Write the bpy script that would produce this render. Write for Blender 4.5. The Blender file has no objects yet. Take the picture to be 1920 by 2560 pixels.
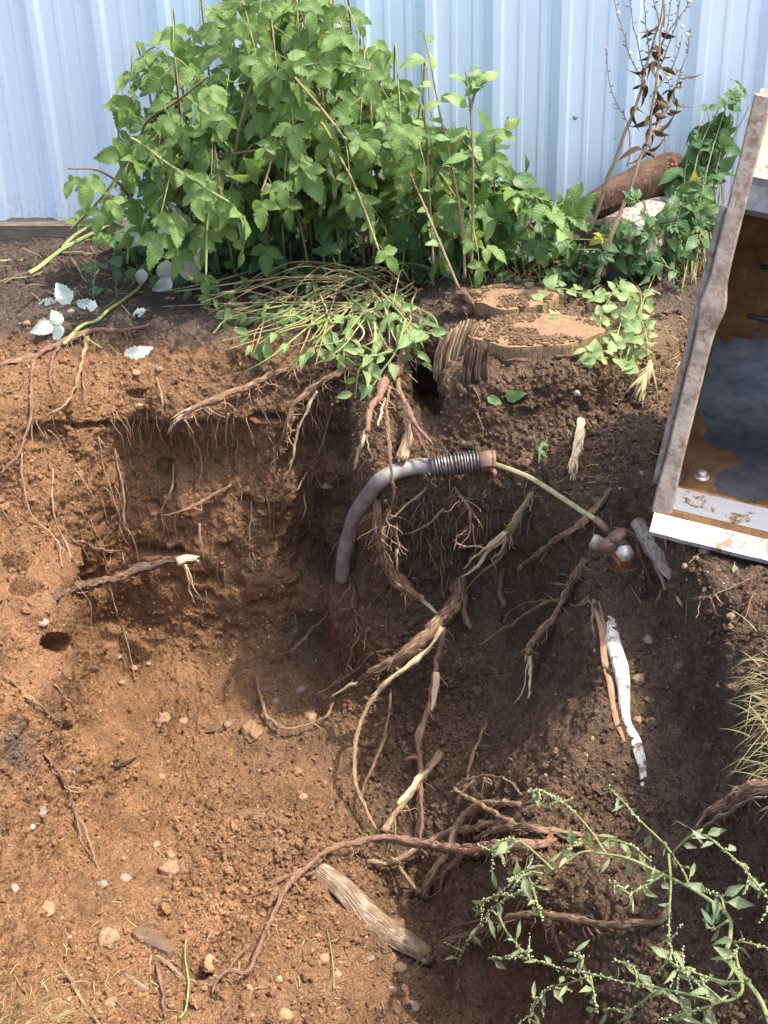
import bpy, math, random
import numpy as np
from mathutils import Matrix, Vector
random.seed(7)
rng = np.random.default_rng(7)
sc = bpy.context.scene
COL = sc.collection

# ------------------------------------------------------------------ camera
F, TH, PH, CAMH = 3500.0, math.radians(30.2), math.radians(-1.95), 1.70
fw = np.array([0, math.cos(TH), -math.sin(TH)])
r0 = np.array([1., 0, 0]); u0 = np.array([0, math.sin(TH), math.cos(TH)])
RT = math.cos(PH) * r0 + math.sin(PH) * u0
UP = -math.sin(PH) * r0 + math.cos(PH) * u0
CP = np.array([0, 0, CAMH])
cam = bpy.data.cameras.new('camera'); camo = bpy.data.objects.new('camera', cam); COL.objects.link(camo)
cam.sensor_fit = 'HORIZONTAL'; cam.sensor_width = 36.0; cam.lens = 36.0 * F / 1920.0
cam.clip_start = 0.02; cam.clip_end = 500
camo.matrix_world = Matrix(((RT[0], UP[0], -fw[0], CP[0]), (RT[1], UP[1], -fw[1], CP[1]), (RT[2], UP[2], -fw[2], CP[2]), (0, 0, 0, 1)))
sc.camera = camo

# ------------------------------------------------------------------ sky, sun, exposure
SUN_AZ, SUN_EL = math.radians(95), math.radians(63)     # azimuth measured from +Y (away) towards +X (right)
w = bpy.data.worlds.new('World'); sc.world = w; w.use_nodes = True
nt = w.node_tree; nt.nodes.clear()
sky = nt.nodes.new('ShaderNodeTexSky'); sky.sky_type = 'NISHITA'; sky.sun_disc = False
sky.sun_elevation = SUN_EL; sky.sun_rotation = SUN_AZ; sky.air_density = 0.9; sky.dust_density = 4.0; sky.ozone_density = 0.8
bgn = nt.nodes.new('ShaderNodeBackground'); bgn.inputs['Strength'].default_value = 0.15
wo = nt.nodes.new('ShaderNodeOutputWorld')
nt.links.new(sky.outputs[0], bgn.inputs[0]); nt.links.new(bgn.outputs[0], wo.inputs[0])
sl = bpy.data.lights.new('sun', 'SUN'); sl.energy = 2.0; sl.angle = math.radians(1.0); sl.color = (1.0, 0.92, 0.81)
so = bpy.data.objects.new('sun', sl); COL.objects.link(so)
sd = Vector((math.sin(SUN_AZ) * math.cos(SUN_EL), math.cos(SUN_AZ) * math.cos(SUN_EL), math.sin(SUN_EL)))
so.rotation_euler = sd.to_track_quat('Z', 'Y').to_euler(); so.location = (2, 4, 6)
sc.view_settings.view_transform = 'Standard'; sc.view_settings.look = 'None'
sc.view_settings.gamma = 1.0; sc.view_settings.use_curve_mapping = False
sc.view_settings.exposure = 1.9
sc.render.engine = 'CYCLES'
sc.cycles.max_bounces = 6; sc.cycles.diffuse_bounces = 4; sc.cycles.glossy_bounces = 2; sc.cycles.transmission_bounces = 4
sc.cycles.use_denoising = True

# ------------------------------------------------------------------ projections
def ray(px, py):
    px = np.asarray(px, float); py = np.asarray(py, float)
    return fw + RT * ((px - 960) / F)[..., None] - UP * ((py - 1280) / F)[..., None]
def atz(px, py, z):
    d = ray(px, py); return CP + d * ((z - CAMH) / d[..., 2])[..., None]
def aty(px, py, y):
    d = ray(px, py); return CP + d * (y / d[..., 1])[..., None]
def proj(P):
    v = np.asarray(P, float) - CP; zf = v @ fw
    return 960 + F * (v @ RT) / zf, 1280 - F * (v @ UP) / zf

def px2m(P): return np.linalg.norm(np.asarray(P) - CP) / F

# ------------------------------------------------------------------ numpy noise
def _hash(ix, iy, iz):
    h = (ix * 374761393 + iy * 668265263 + iz * 1274126177) & 0xffffffff
    h = ((h ^ (h >> 13)) * 1274126177) & 0xffffffff
    return ((h ^ (h >> 16)) & 0xffff) / 65535.0
def vnoise(P):
    P = np.asarray(P, float); I = np.floor(P).astype(np.int64); f = P - I; f = f * f * (3 - 2 * f)
    x, y, z = I[..., 0], I[..., 1], I[..., 2]; r = 0
    for dx in (0, 1):
        for dy in (0, 1):
            for dz in (0, 1):
                wt = (f[..., 0] if dx else 1 - f[..., 0]) * (f[..., 1] if dy else 1 - f[..., 1]) * (f[..., 2] if dz else 1 - f[..., 2])
                r = r + wt * _hash(x + dx, y + dy, z + dz)
    return r
def fbm(P, o=3):
    a, s, t = 1.0, 0, 0
    for k in range(o):
        s = s + a * vnoise(P * 2 ** k + 17.3 * k); t += a; a *= .5
    return s / t

# ------------------------------------------------------------------ materials
MATS = {}
def newmat(name):
    m = bpy.data.materials.new(name); m.use_nodes = True; m.node_tree.nodes.clear(); MATS[name] = m
    return m, m.node_tree
def N(t, typ, **kw):
    n = t.nodes.new(typ)
    for k, v in kw.items():
        if k in n.inputs.keys() if hasattr(n.inputs, 'keys') else False: n.inputs[k].default_value = v
        else: setattr(n, k, v)
    return n
def ramp(t, fac, stops):
    n = t.nodes.new('ShaderNodeValToRGB'); el = n.color_ramp.elements
    while len(el) < len(stops): el.new(0.5)
    for e, (p, c) in zip(el, stops):
        e.position = p; e.color = (*c, 1) if len(c) == 3 else c
    t.links.new(fac, n.inputs[0]); return n.outputs[0]
def mix(t, a, b, fac, mode='MIX'):
    n = t.nodes.new('ShaderNodeMix'); n.data_type = 'RGBA'; n.blend_type = mode
    for sck, v in ((6, a), (7, b), (0, fac)):
        if isinstance(v, (tuple, list)): n.inputs[sck].default_value = (*v, 1)
        elif isinstance(v, (int, float)): n.inputs[sck].default_value = v
        else: t.links.new(v, n.inputs[sck])
    return n.outputs[2]
def noise(t, scale, detail=3, rough=.55, vec=None, dist=0):
    n = t.nodes.new('ShaderNodeTexNoise'); n.inputs['Scale'].default_value = scale; n.inputs['Detail'].default_value = detail
    n.inputs['Roughness'].default_value = rough; n.inputs['Distortion'].default_value = dist
    if vec is not None: t.links.new(vec, n.inputs['Vector'])
    return n.outputs['Fac']
def coords(t, scale=None, which='Object'):
    n = t.nodes.new('ShaderNodeTexCoord'); o = n.outputs[which]
    if scale:
        m = t.nodes.new('ShaderNodeMapping'); m.inputs['Scale'].default_value = scale; t.links.new(o, m.inputs[0]); o = m.outputs[0]
    return o
def geo_pos(t, scale=None):
    n = t.nodes.new('ShaderNodeNewGeometry'); o = n.outputs['Position']
    if scale:
        m = t.nodes.new('ShaderNodeMapping'); m.inputs['Scale'].default_value = scale; t.links.new(o, m.inputs[0]); o = m.outputs[0]
    return o
def bump(t, h, strength=.5, dist=.01, prev=None):
    n = t.nodes.new('ShaderNodeBump'); n.inputs['Strength'].default_value = strength; n.inputs['Distance'].default_value = dist
    t.links.new(h, n.inputs['Height'])
    if prev is not None: t.links.new(prev, n.inputs['Normal'])
    return n.outputs[0]
def finish(t, col, rough=.9, spec=.2, nrm=None, metal=0.0, trans=None, transcol=None):
    p = t.nodes.new('ShaderNodeBsdfPrincipled')
    if isinstance(col, (tuple, list)): p.inputs['Base Color'].default_value = (*col, 1)
    else: t.links.new(col, p.inputs['Base Color'])
    for k, v in (('Roughness', rough), ('Metallic', metal), ('Specular IOR Level', spec)):
        if isinstance(v, (int, float)): p.inputs[k].default_value = v
        else: t.links.new(v, p.inputs[k])
    if nrm is not None: t.links.new(nrm, p.inputs['Normal'])
    out = t.nodes.new('ShaderNodeOutputMaterial'); sh = p.outputs[0]
    if trans:
        tr = t.nodes.new('ShaderNodeBsdfTranslucent')
        if isinstance(transcol, (tuple, list)): tr.inputs[0].default_value = (*transcol, 1)
        else: t.links.new(transcol, tr.inputs[0])
        if nrm is not None: t.links.new(nrm, tr.inputs['Normal'])
        ms = t.nodes.new('ShaderNodeMixShader'); ms.inputs[0].default_value = trans
        t.links.new(sh, ms.inputs[1]); t.links.new(tr.outputs[0], ms.inputs[2]); sh = ms.outputs[0]
    t.links.new(sh, out.inputs[0])

def mat_soil(name, attr=True, col=(.2, .12, .07), vmin=.62, vmax=1.3):
    m, t = newmat(name); v = geo_pos(t)
    if attr:
        a = t.nodes.new('ShaderNodeAttribute'); a.attribute_name = 'soil'; base = a.outputs['Color']
    else: base = col
    n1 = noise(t, 9, 5, .65, v); n2 = noise(t, 160, 3, .6, v); n3 = noise(t, 520, 2, .5, v)
    c = mix(t, base, ramp(t, n1, [(.3, (vmin,) * 3), (.7, (vmax,) * 3)]), 1.0, 'MULTIPLY')
    c = mix(t, c, ramp(t, n2, [(.3, (.6,) * 3), (.5, (1,) * 3), (.72, (1.45, 1.38, 1.3))]), 1.0, 'MULTIPLY')
    vo = t.nodes.new('ShaderNodeTexVoronoi'); vo.inputs['Scale'].default_value = 95; t.links.new(v, vo.inputs['Vector'])
    c = mix(t, c, mix(t, c, (.5, .42, .32), .6), ramp(t, vo.outputs['Distance'], [(.07, (1, 1, 1)), (.11, (0, 0, 0))]))
    b = bump(t, n3, .8, .005); b = bump(t, n2, .9, .011, b); b = bump(t, noise(t, 45, 4, .6, v), .6, .02, b)
    finish(t, c, .97, .12, b); return m
mat_soil('soil'); mat_soil('clod', True, vmin=.75, vmax=1.25)

def mat_rock(name, c1, c2, spk=.25):
    m, t = newmat(name); v = coords(t); n1 = noise(t, 22, 5, .65, v); n2 = noise(t, 150, 3, .6, v)
    c = ramp(t, n1, [(.3, c1), (.7, c2)])
    oi = t.nodes.new('ShaderNodeObjectInfo')
    c = mix(t, c, ramp(t, oi.outputs['Random'], [(0, (.75,) * 3), (1, (1.2,) * 3)]), 1, 'MULTIPLY')
    c = mix(t, c, (.26, .155, .085), ramp(t, noise(t, 11, 3, .6, v), [(.45, (0, 0, 0)), (.65, (.75,) * 3)]))
    finish(t, c, .9, .2, bump(t, n2, .4, .006, bump(t, n1, .5, .02)))
mat_rock('rock_grey', (.17, .14, .115), (.29, .24, .195)); mat_rock('rock_tan', (.22, .145, .085), (.36, .25, .155))
mat_rock('rock_clod', (.22, .135, .075), (.33, .21, .12)); mat_rock('brick', (.36, .13, .07), (.45, .2, .12)); mat_rock('rock_white', (.3, .25, .2), (.42, .36, .3))

def mat_root(name, c1, c2, c3, dirt=.5, stretch=(60, 60, 60)):
    m, t = newmat(name); v = geo_pos(t); uv = t.nodes.new('ShaderNodeUVMap').outputs[0]
    mp = t.nodes.new('ShaderNodeMapping'); mp.inputs['Scale'].default_value = (9, 2.2, 1); t.links.new(uv, mp.inputs[0])
    n1 = noise(t, 3.0, 5, .6, mp.outputs[0]); n2 = noise(t, 26, 4, .6, v)
    c = ramp(t, n1, [(.36, c1), (.5, c2), (.64, c3)])
    c = mix(t, c, (.19, .115, .065), ramp(t, n2, [(.48, (0, 0, 0)), (.66, (dirt,) * 3)]))
    finish(t, c, .88, .2, bump(t, n2, .5, .006, bump(t, n1, .8, .006)))
mat_root('root_red', (.10, .05, .034), (.22, .125, .085), (.36, .23, .16), .6)
mat_root('root_brown', (.055, .033, .02), (.17, .10, .06), (.38, .26, .165), .5)
mat_root('root_dark', (.035, .024, .018), (.09, .058, .04), (.18, .12, .08), .5)
mat_root('root_tan', (.11, .065, .036), (.28, .185, .105), (.5, .38, .24), .45)
mat_root('pale_wood', (.4, .27, .14), (.64, .5, .29), (.78, .66, .44), .1)
mat_root('grey_wood', (.13, .10, .075), (.28, .22, .16), (.42, .35, .26), .35)
mat_root('hair_root', (.2, .115, .07), (.38, .25, .16), (.52, .38, .25), .15)
mat_root('dry_stem', (.2, .15, .06), (.36, .28, .13), (.5, .4, .2), .05)
mat_root('dead_stem', (.16, .11, .06), (.30, .23, .13), (.42, .33, .2), .1)
mat_root('green_stem', (.17, .22, .07), (.28, .33, .12), (.4, .42, .2), .05)
mat_root('red_stem', (.12, .07, .05), (.24, .15, .1), (.28, .24, .12), .05)
mat_root('pink_wood', (.22, .1, .06), (.36, .2, .12), (.48, .32, .21), .4)
mat_root('dead_leaf', (.05, .032, .018), (.11, .07, .04), (.2, .13, .07), .1)
mat_root('straw', (.4, .3, .14), (.55, .45, .24), (.66, .57, .36), .1)

def mat_birch():
    m, t = newmat('birch_bark'); uv = t.nodes.new('ShaderNodeUVMap').outputs[0]; v = geo_pos(t)
    mp = t.nodes.new('ShaderNodeMapping'); mp.inputs['Scale'].default_value = (18, 3, 1); t.links.new(uv, mp.inputs[0])
    n1 = noise(t, 2.0, 5, .65, mp.outputs[0]); n2 = noise(t, 20, 4, .65, v)
    c = ramp(t, n1, [(.36, (.06, .045, .035)), (.44, (.5, .46, .38)), (.6, (.72, .69, .62))])
    c = mix(t, c, (.15, .1, .06), ramp(t, n2, [(.54, (0, 0, 0)), (.62, (1, 1, 1))]))
    finish(t, c, .8, .25, bump(t, n1, .6, .006, bump(t, n2, .4, .01)))
    m, t = newmat('birch_weathered'); uv = t.nodes.new('ShaderNodeUVMap').outputs[0]; v = geo_pos(t)
    mp = t.nodes.new('ShaderNodeMapping'); mp.inputs['Scale'].default_value = (26, 2, 1); t.links.new(uv, mp.inputs[0])
    n1 = noise(t, 2.0, 5, .65, mp.outputs[0]); n2 = noise(t, 16, 4, .7, v)
    c = ramp(t, n1, [(.34, (.05, .035, .025)), (.48, (.22, .155, .1)), (.6, (.42, .35, .26)), (.72, (.6, .55, .46))])
    c = mix(t, c, (.16, .1, .055), ramp(t, n2, [(.44, (0, 0, 0)), (.58, (.9,) * 3)]))
    finish(t, c, .85, .2, bump(t, n1, .8, .008, bump(t, n2, .4, .01)))
mat_birch()

def mat_wood(name, c1, c2, sc_, dirt=.5, rings=False):
    m, t = newmat(name); v = coords(t, sc_); n1 = noise(t, 4, 5, .6, v, .3); n2 = noise(t, 14, 4, .65, coords(t))
    c = ramp(t, n1, [(.3, c1), (.7, c2)])
    if rings:
        wv = t.nodes.new('ShaderNodeTexWave'); wv.wave_type = 'RINGS'; wv.rings_direction = 'Z'; wv.inputs['Scale'].default_value = 22; wv.inputs['Distortion'].default_value = 2.5; wv.inputs['Detail'].default_value = 3
        t.links.new(coords(t), wv.inputs[0]); c = mix(t, c, mix(t, c, (.82, .8, .78), 1, 'MULTIPLY'), wv.outputs['Fac'])
    c = mix(t, c, (.2, .125, .075), ramp(t, n2, [(.44, (0, 0, 0)), (.58, (dirt,) * 3)]))
    finish(t, c, .85, .2, bump(t, n1, .7, .008, bump(t, n2, .3, .008)))
mat_wood('stump_top', (.14, .088, .05), (.32, .215, .12), (9, 9, 9), .95, True)
mat_wood('stump_bark', (.035, .022, .016), (.13, .075, .05), (34, 34, 5), .55)
mat_wood('stump_rim', (.14, .085, .045), (.44, .31, .16), (60, 60, 5), .5)
mat_wood('split_wood', (.13, .065, .035), (.42, .28, .16), (7, 60, 38), .35)
mat_wood('log_end', (.06, .055, .05), (.16, .145, .13), (10, 10, 10), .2, True)
mat_wood('log_bark', (.07, .06, .05), (.5, .47, .42), (26, 8, 26), .25)
mat_wood('board', (.09, .075, .06), (.26, .21, .165), (2.5, 40, 40), .25)
mat_wood('slab', (.05, .035, .028), (.13, .085, .06), (14, 30, 30), .4)

def mat_wall():
    m, t = newmat('wall_paint'); v = geo_pos(t)
    n1 = noise(t, 3, 4, .6, v); n2 = noise(t, 60, 3, .6, v); n4 = noise(t, 7, 5, .7, geo_pos(t, (1, 1, .18)))
    c = mix(t, (.69, .805, .88), (.65, .775, .855), n1)  # white paint with the sky's blue light tinted into the colour
    c = mix(t, c, (.42, .40, .37), ramp(t, n4, [(.60, (0, 0, 0)), (.74, (.32,) * 3)]))
    vo = t.nodes.new('ShaderNodeTexVoronoi'); vo.inputs['Scale'].default_value = 16; t.links.new(v, vo.inputs['Vector'])
    spot = ramp(t, vo.outputs['Distance'], [(.045, (1, 1, 1)), (.06, (0, 0, 0))])
    c = mix(t, c, (.2, .19, .18), mix(t, (0, 0, 0), spot, ramp(t, n2, [(.5, (0, 0, 0)), (.6, (.8,) * 3)])))
    sx = t.nodes.new('ShaderNodeSeparateXYZ'); t.links.new(geo_pos(t), sx.inputs[0])
    splash = t.nodes.new('ShaderNodeMapRange'); splash.inputs[1].default_value = .16; splash.inputs[2].default_value = .05; t.links.new(sx.outputs[2], splash.inputs[0])
    mm = t.nodes.new('ShaderNodeMath'); mm.operation = 'MULTIPLY'; t.links.new(splash.outputs[0], mm.inputs[0]); t.links.new(ramp(t, n2, [(.45, (.0,) * 3), (.75, (.55,) * 3)]), mm.inputs[1])
    c = mix(t, c, (.33, .28, .23), mm.outputs[0])
    finish(t, c, .27, .55, bump(t, n1, .12, .02))
mat_wall()

def mat_simple(name, col, rough=.6, metal=0., spec=.4, c2=None, sc_=30, bst=.3):
    m, t = newmat(name); v = coords(t); n1 = noise(t, sc_, 4, .65, v)
    c = mix(t, col, c2 or tuple(x * .6 for x in col), ramp(t, n1, [(.35, (0, 0, 0)), (.7, (1, 1, 1))]))
    finish(t, c, rough, spec, bump(t, n1, bst, .004), metal)
mat_simple('poly_pipe', (.25, .24, .225), .6, 0, .35, (.13, .105, .085), 22)
mat_simple('wire', (.22, .21, .2), .45, .75, .5, (.1, .07, .05), 90)
mat_simple('brass', (.26, .15, .10), .6, .35, .4, (.13, .085, .06), 40)
mat_simple('green_copper', (.33, .31, .16), .5, .25, .5, (.24, .19, .1), 60)
mat_simple('verdigris', (.34, .34, .26), .7, .1, .3, (.22, .2, .15), 50)
mat_simple('cut_copper', (.50, .21, .10), .45, .5, .5, (.3, .13, .07), 30)
mat_simple('nut_steel', (.6, .57, .52), .4, .5, .5, (.36, .32, .27), 60)
mat_simple('tape', (.06, .065, .07), .6, 0, .4, (.12, .12, .12), 60)
mat_simple('screw', (.42, .44, .46), .4, .5, .5, (.2, .2, .2), 80)
mat_simple('petal', (.75, .72, .3), .8, 0, .2, (.6, .58, .25), 30)
mat_simple('seed', (.34, .38, .2), .85, 0, .2, (.26, .31, .14), 40)
mat_simple('berry', (.35, .02, .02), .3, 0, .5, (.2, .02, .02), 40)

def mat_bucket():
    # outside / edge: worn cream paint
    m, t = newmat('bucket_paint'); v = geo_pos(t); n1 = noise(t, 14, 5, .65, v); n2 = noise(t, 70, 4, .6, v)
    c = ramp(t, n1, [(.3, (.40, .31, .2)), (.55, (.56, .47, .33)), (.8, (.64, .56, .42))])
    c = mix(t, c, (.1, .06, .035), ramp(t, n2, [(.56, (0, 0, 0)), (.66, (.8,) * 3)]))
    finish(t, c, .6, .3, bump(t, n2, .3, .004))
    m, t = newmat('bucket_edge'); v = geo_pos(t); n1 = noise(t, 16, 5, .65, v); n2 = noise(t, 60, 4, .6, v)
    c = ramp(t, n1, [(.3, (.17, .13, .1)), (.55, (.3, .25, .195)), (.8, (.42, .36, .28))])
    c = mix(t, c, (.15, .09, .055), ramp(t, noise(t, 38, 6, .75, v), [(.48, (0, 0, 0)), (.62, (.9,) * 3)]))
    finish(t, c, .55, .4, bump(t, n2, .4, .005), .1)
    # inside: bare steel with caked soil
    m, t = newmat('bucket_steel'); v = geo_pos(t); n2 = noise(t, 60, 4, .6, v); n3 = noise(t, 8, 4, .6, geo_pos(t, (1, 1, 4)))
    n5 = noise(t, 5, 6, .8, geo_pos(t, (1, 1, 3.5))); c = ramp(t, n5, [(.32, (.04, .04, .041)), (.5, (.09, .092, .094)), (.62, (.14, .135, .13)), (.75, (.22, .17, .12))]); finish(t, c, .5, .45, bump(t, n5, .25, .006), .35)
    m, t = newmat('caked_soil'); v = geo_pos(t); n1 = noise(t, 12, 5, .65, v); n2 = noise(t, 130, 4, .6, v)
    c = ramp(t, n1, [(.25, (.06, .032, .016)), (.6, (.16, .09, .042)), (.8, (.26, .16, .08))])
    finish(t, c, .95, .1, bump(t, n2, .6, .006, bump(t, n1, .5, .02)))
    m, t = newmat('bucket_shade'); v = geo_pos(t); n1 = noise(t, 14, 5, .65, v); n2 = noise(t, 90, 4, .6, v)  # shade of the top beam's front, painted as a dark material
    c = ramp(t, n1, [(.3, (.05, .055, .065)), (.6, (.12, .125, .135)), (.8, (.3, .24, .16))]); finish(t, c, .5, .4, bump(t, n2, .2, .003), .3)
    m, t = newmat('lip_steel'); v = geo_pos(t); n1 = noise(t, 18, 5, .7, v); n2 = noise(t, 90, 4, .6, v)
    c = mix(t, (.27, .29, .32), (.12, .072, .042), ramp(t, noise(t, 13, 6, .75, v), [(.54, (0, 0, 0)), (.58, (1,) * 3)]))
    c = mix(t, c, (.3, .2, .13), ramp(t, n2, [(.6, (0, 0, 0)), (.68, (.8,) * 3)]))
    finish(t, c, .38, .6, bump(t, n2, .2, .003), .45)
mat_bucket()

def mat_leaf(name, top, top2, under, trcol, trans=.35, rough=.5, veins=7, yellow=0.0, holes=False):
    m, t = newmat(name); oi = t.nodes.new('ShaderNodeObjectInfo'); g = t.nodes.new('ShaderNodeNewGeometry')
    at = t.nodes.new('ShaderNodeAttribute'); at.attribute_name = 'lrand'
    rr = t.nodes.new('ShaderNodeMath'); rr.operation = 'ADD'; t.links.new(oi.outputs['Random'], rr.inputs[0]); t.links.new(at.outputs['Fac'], rr.inputs[1])
    fr = t.nodes.new('ShaderNodeMath'); fr.operation = 'FRACT'; t.links.new(rr.outputs[0], fr.inputs[0])
    uv = t.nodes.new('ShaderNodeUVMap').outputs[0]; sx = t.nodes.new('ShaderNodeSeparateXYZ'); t.links.new(uv, sx.inputs[0])
    def M(op, a, b=None, c=None):
        n = t.nodes.new('ShaderNodeMath'); n.operation = op
        for i, v in enumerate((a, b, c)):
            if v is None: continue
            if isinstance(v, (int, float)): n.inputs[i].default_value = v
            else: t.links.new(v, n.inputs[i])
        return n.outputs[0]
    au = M('ABSOLUTE', M('MULTIPLY_ADD', sx.outputs[0], 2.0, -1.0))
    ph = M('MULTIPLY_ADD', sx.outputs[1], float(veins), M('MULTIPLY', au, -1.6))
    tri = M('ABSOLUTE', M('MULTIPLY_ADD', M('FRACT', ph), 2.0, -1.0))     # 1 at a vein
    mid = M('GREATER_THAN', .045, au)
    vein = M('MAXIMUM', M('POWER', tri, 6.0), mid)
    stops = [(0, top), (.8, top2)]
    if yellow: stops += [(.965, top2), (.985, (.42, .38, .05))]
    c = ramp(t, fr.outputs[0], stops)
    n1 = noise(t, 30, 4, .6, coords(t)); c = mix(t, c, ramp(t, n1, [(.3, (.75,) * 3), (.7, (1.2,) * 3)]), 1, 'MULTIPLY')
    cv = mix(t, c, tuple(min(1, x * 1.5 + .02) for x in top2), M('MULTIPLY', vein, .18))
    col = mix(t, cv, mix(t, under, tuple(x * .8 for x in under), n1), g.outputs['Backfacing'])
    h = M('POWER', tri, 1.5)
    finish(t, col, rough, .35, bump(t, h, .35, .0016), 0, trans, mix(t, trcol, c, .25))
mat_leaf('leaf_raspberry', (.065, .13, .03), (.16, .25, .07), (.42, .5, .42), (.33, .46, .09), .42, .5, 7, 0.0)
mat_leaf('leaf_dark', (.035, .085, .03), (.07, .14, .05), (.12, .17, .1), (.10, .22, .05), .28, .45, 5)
mat_leaf('leaf_dogwood', (.11, .2, .065), (.2, .3, .10), (.25, .32, .2), (.25, .4, .1), .33, .5, 4)
mat_leaf('leaf_silver', (.36, .42, .36), (.46, .52, .45), (.08, .16, .05), (.3, .36, .3), .15, .7, 7)
mat_leaf('leaf_goose', (.17, .225, .11), (.27, .325, .17), (.3, .36, .25), (.3, .42, .12), .3, .6, 4)
mat_leaf('leaf_vine', (.045, .11, .04), (.10, .18, .065), (.18, .25, .15), (.16, .3, .06), .3, .45, 5, .03)
mat_leaf('leaf_bright', (.2, .3, .12), (.3, .4, .17), (.3, .4, .2), (.4, .52, .15), .38, .5, 5, .06)
mat_leaf('grass', (.3, .29, .12), (.5, .44, .22), (.3, .3, .12), (.35, .38, .1), .3, .6, 1)

# ------------------------------------------------------------------ mesh building
class MB:
    def __init__(s): s.v = []; s.f = []; s.uv = []; s.mi = []
    def add(s, verts, faces, uvs=None, mi=0):
        b = len(s.v); s.v.extend(tuple(map(float, p)) for p in verts)
        for k, fc in enumerate(faces):
            s.f.append(tuple(b + i for i in fc)); s.mi.append(mi)
            s.uv.extend((uvs[i] for i in fc) if uvs is not None else ((0, 0) for _ in fc))
    def tube(s, pts, rad, sides=7, mi=0, rough=.0, cap=True, flat=None):
        P = np.asarray(pts, float); n = len(P); rad = np.broadcast_to(np.asarray(rad, float), (n,))
        T = np.gradient(P, axis=0); T /= np.linalg.norm(T, axis=1)[:, None] + 1e-9
        a = np.array([0, 0, 1.]) if abs(T[0][2]) < .9 else np.array([1., 0, 0])
        u = np.cross(T[0], a); u /= np.linalg.norm(u); V = []; UV = []; L = 0
        ph = random.random() * 6
        for i in range(n):
            u = u - T[i] * (u @ T[i]); u /= np.linalg.norm(u) + 1e-9; q = np.cross(T[i], u)
            if i: L += np.linalg.norm(P[i] - P[i - 1])
            for k in range(sides + 1):
                an = 2 * math.pi * k / sides
                rr = rad[i] * (1 + rough * (vnoise(np.array([math.cos(an) * 1.9 + ph, math.sin(an) * 1.9, L / (rad.max() * 3.4 + 1e-6) + ph])) - .5) * 2)
                x, y = math.cos(an) * rr, math.sin(an) * rr
                if flat: y *= flat
                V.append(P[i] + u * x + q * y); UV.append((k / sides, L * 6))
        m = sides + 1
        Fc = [(i * m + k, i * m + k + 1, (i + 1) * m + k + 1, (i + 1) * m + k) for i in range(n - 1) for k in range(sides)]
        if cap:
            V.append(P[0]); UV.append((0, 0)); V.append(P[-1]); UV.append((0, L * 6)); e = len(V)
            Fc += [(k + 1, k, e - 2) for k in range(sides)]
            Fc += [((n - 1) * m + k, (n - 1) * m + k + 1, e - 1) for k in range(sides)]
        s.add(V, Fc, UV, mi)
    def box(s, c, ax, half, mi=0):
        c = np.asarray(c, float); A = [np.asarray(a, float) for a in ax]; V = []
        for i in (-1, 1):
            for j in (-1, 1):
                for k in (-1, 1): V.append(c + A[0] * half[0] * i + A[1] * half[1] * j + A[2] * half[2] * k)
        s.add(V, [(0, 1, 3, 2), (4, 6, 7, 5), (0, 4, 5, 1), (2, 3, 7, 6), (0, 2, 6, 4), (1, 5, 7, 3)], [(p[0], p[2]) for p in V], mi)
    def mesh(s, name, mats, smooth=True, attr=None):
        me = bpy.data.meshes.new(name); me.from_pydata(s.v, [], s.f); me.update()
        for mname in ([mats] if isinstance(mats, str) else mats): me.materials.append(MATS[mname])
        ul = me.uv_layers.new(name='uv'); ul.data.foreach_set('uv', np.array(s.uv, np.float32).ravel())
        if any(s.mi): me.polygons.foreach_set('material_index', np.array(s.mi, np.int32))
        if smooth: me.polygons.foreach_set('use_smooth', np.ones(len(me.polygons), bool))
        return me
    def obj(s, name, mats, parent=None, smooth=True):
        return link(name, s.mesh(name, mats, smooth), parent)
def link(name, data, parent=None, mw=None):
    o = bpy.data.objects.new(name, data); COL.objects.link(o)
    if parent is not None:
        o.parent = parent
        o.matrix_parent_inverse = Matrix.Translation(parent.location).inverted()
    if mw is not None: o.matrix_basis = mw
    return o
def tag(o, label=None, cat=None, group=None, kind=None):
    for k, v in (('label', label), ('category', cat), ('group', group), ('kind', kind)):
        if v: o[k] = v
    return o
def thing(name, label, cat, loc=(0, 0, 0), group=None):
    o = bpy.data.objects.new(name, None); COL.objects.link(o); o.location = tuple(map(float, loc)); o.empty_display_size = .05
    return tag(o, label, cat, group)
def spline(pts, n=None, step=.012):
    P = np.asarray(pts, float)
    if len(P) == 2: P = np.array([P[0], P[0] * .5 + P[1] * .5, P[1]])
    Q = np.vstack([2 * P[0] - P[1], P, 2 * P[-1] - P[-2]]); out = []
    for i in range(1, len(Q) - 2):
        L = np.linalg.norm(Q[i + 1][:3] - Q[i][:3]); k = n or max(2, int(L / step))
        for t in np.linspace(0, 1, k, endpoint=False):
            a, b, c, d = Q[i - 1], Q[i], Q[i + 1], Q[i + 2]
            out.append(.5 * ((2 * b) + (c - a) * t + (2 * a - 5 * b + 4 * c - d) * t * t + (3 * b - a - 3 * c + d) * t ** 3))
    out.append(P[-1]); return np.array(out)

# picture windows the drawings were measured in: (offset x, offset y, scale)
WIN = dict(s=(0, 0, 1), z1=(0, 0, .5787), z2=(960, 0, .5787), z3=(0, 700, .5787), z4=(760, 700, .5787), z5=(0, 1400, .5787), z6=(960, 1400, .5787),
           z7=(0, 1960, .5787), z8=(960, 1900, .5787), fu=(0, 0, 1.1573), q1=(900, 1400, .3014), q2=(880, 1880, .31344), q3=(1380, 1200, .3255),
           q4=(0, 1300, .2893), l1=(0, 520, .2893), b1=(480, 640, .42194), s1=(1000, 650, .434), k1=(1560, 180, .2713), k2=(1560, 760, .2894))
def W(win, txt):
    ox, oy, s = WIN[win]; v = [float(x) for x in txt.replace(',', ' ').split()]
    return [(ox + s * v[i], oy + s * v[i + 1]) for i in range(0, len(v), 2)]

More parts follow.
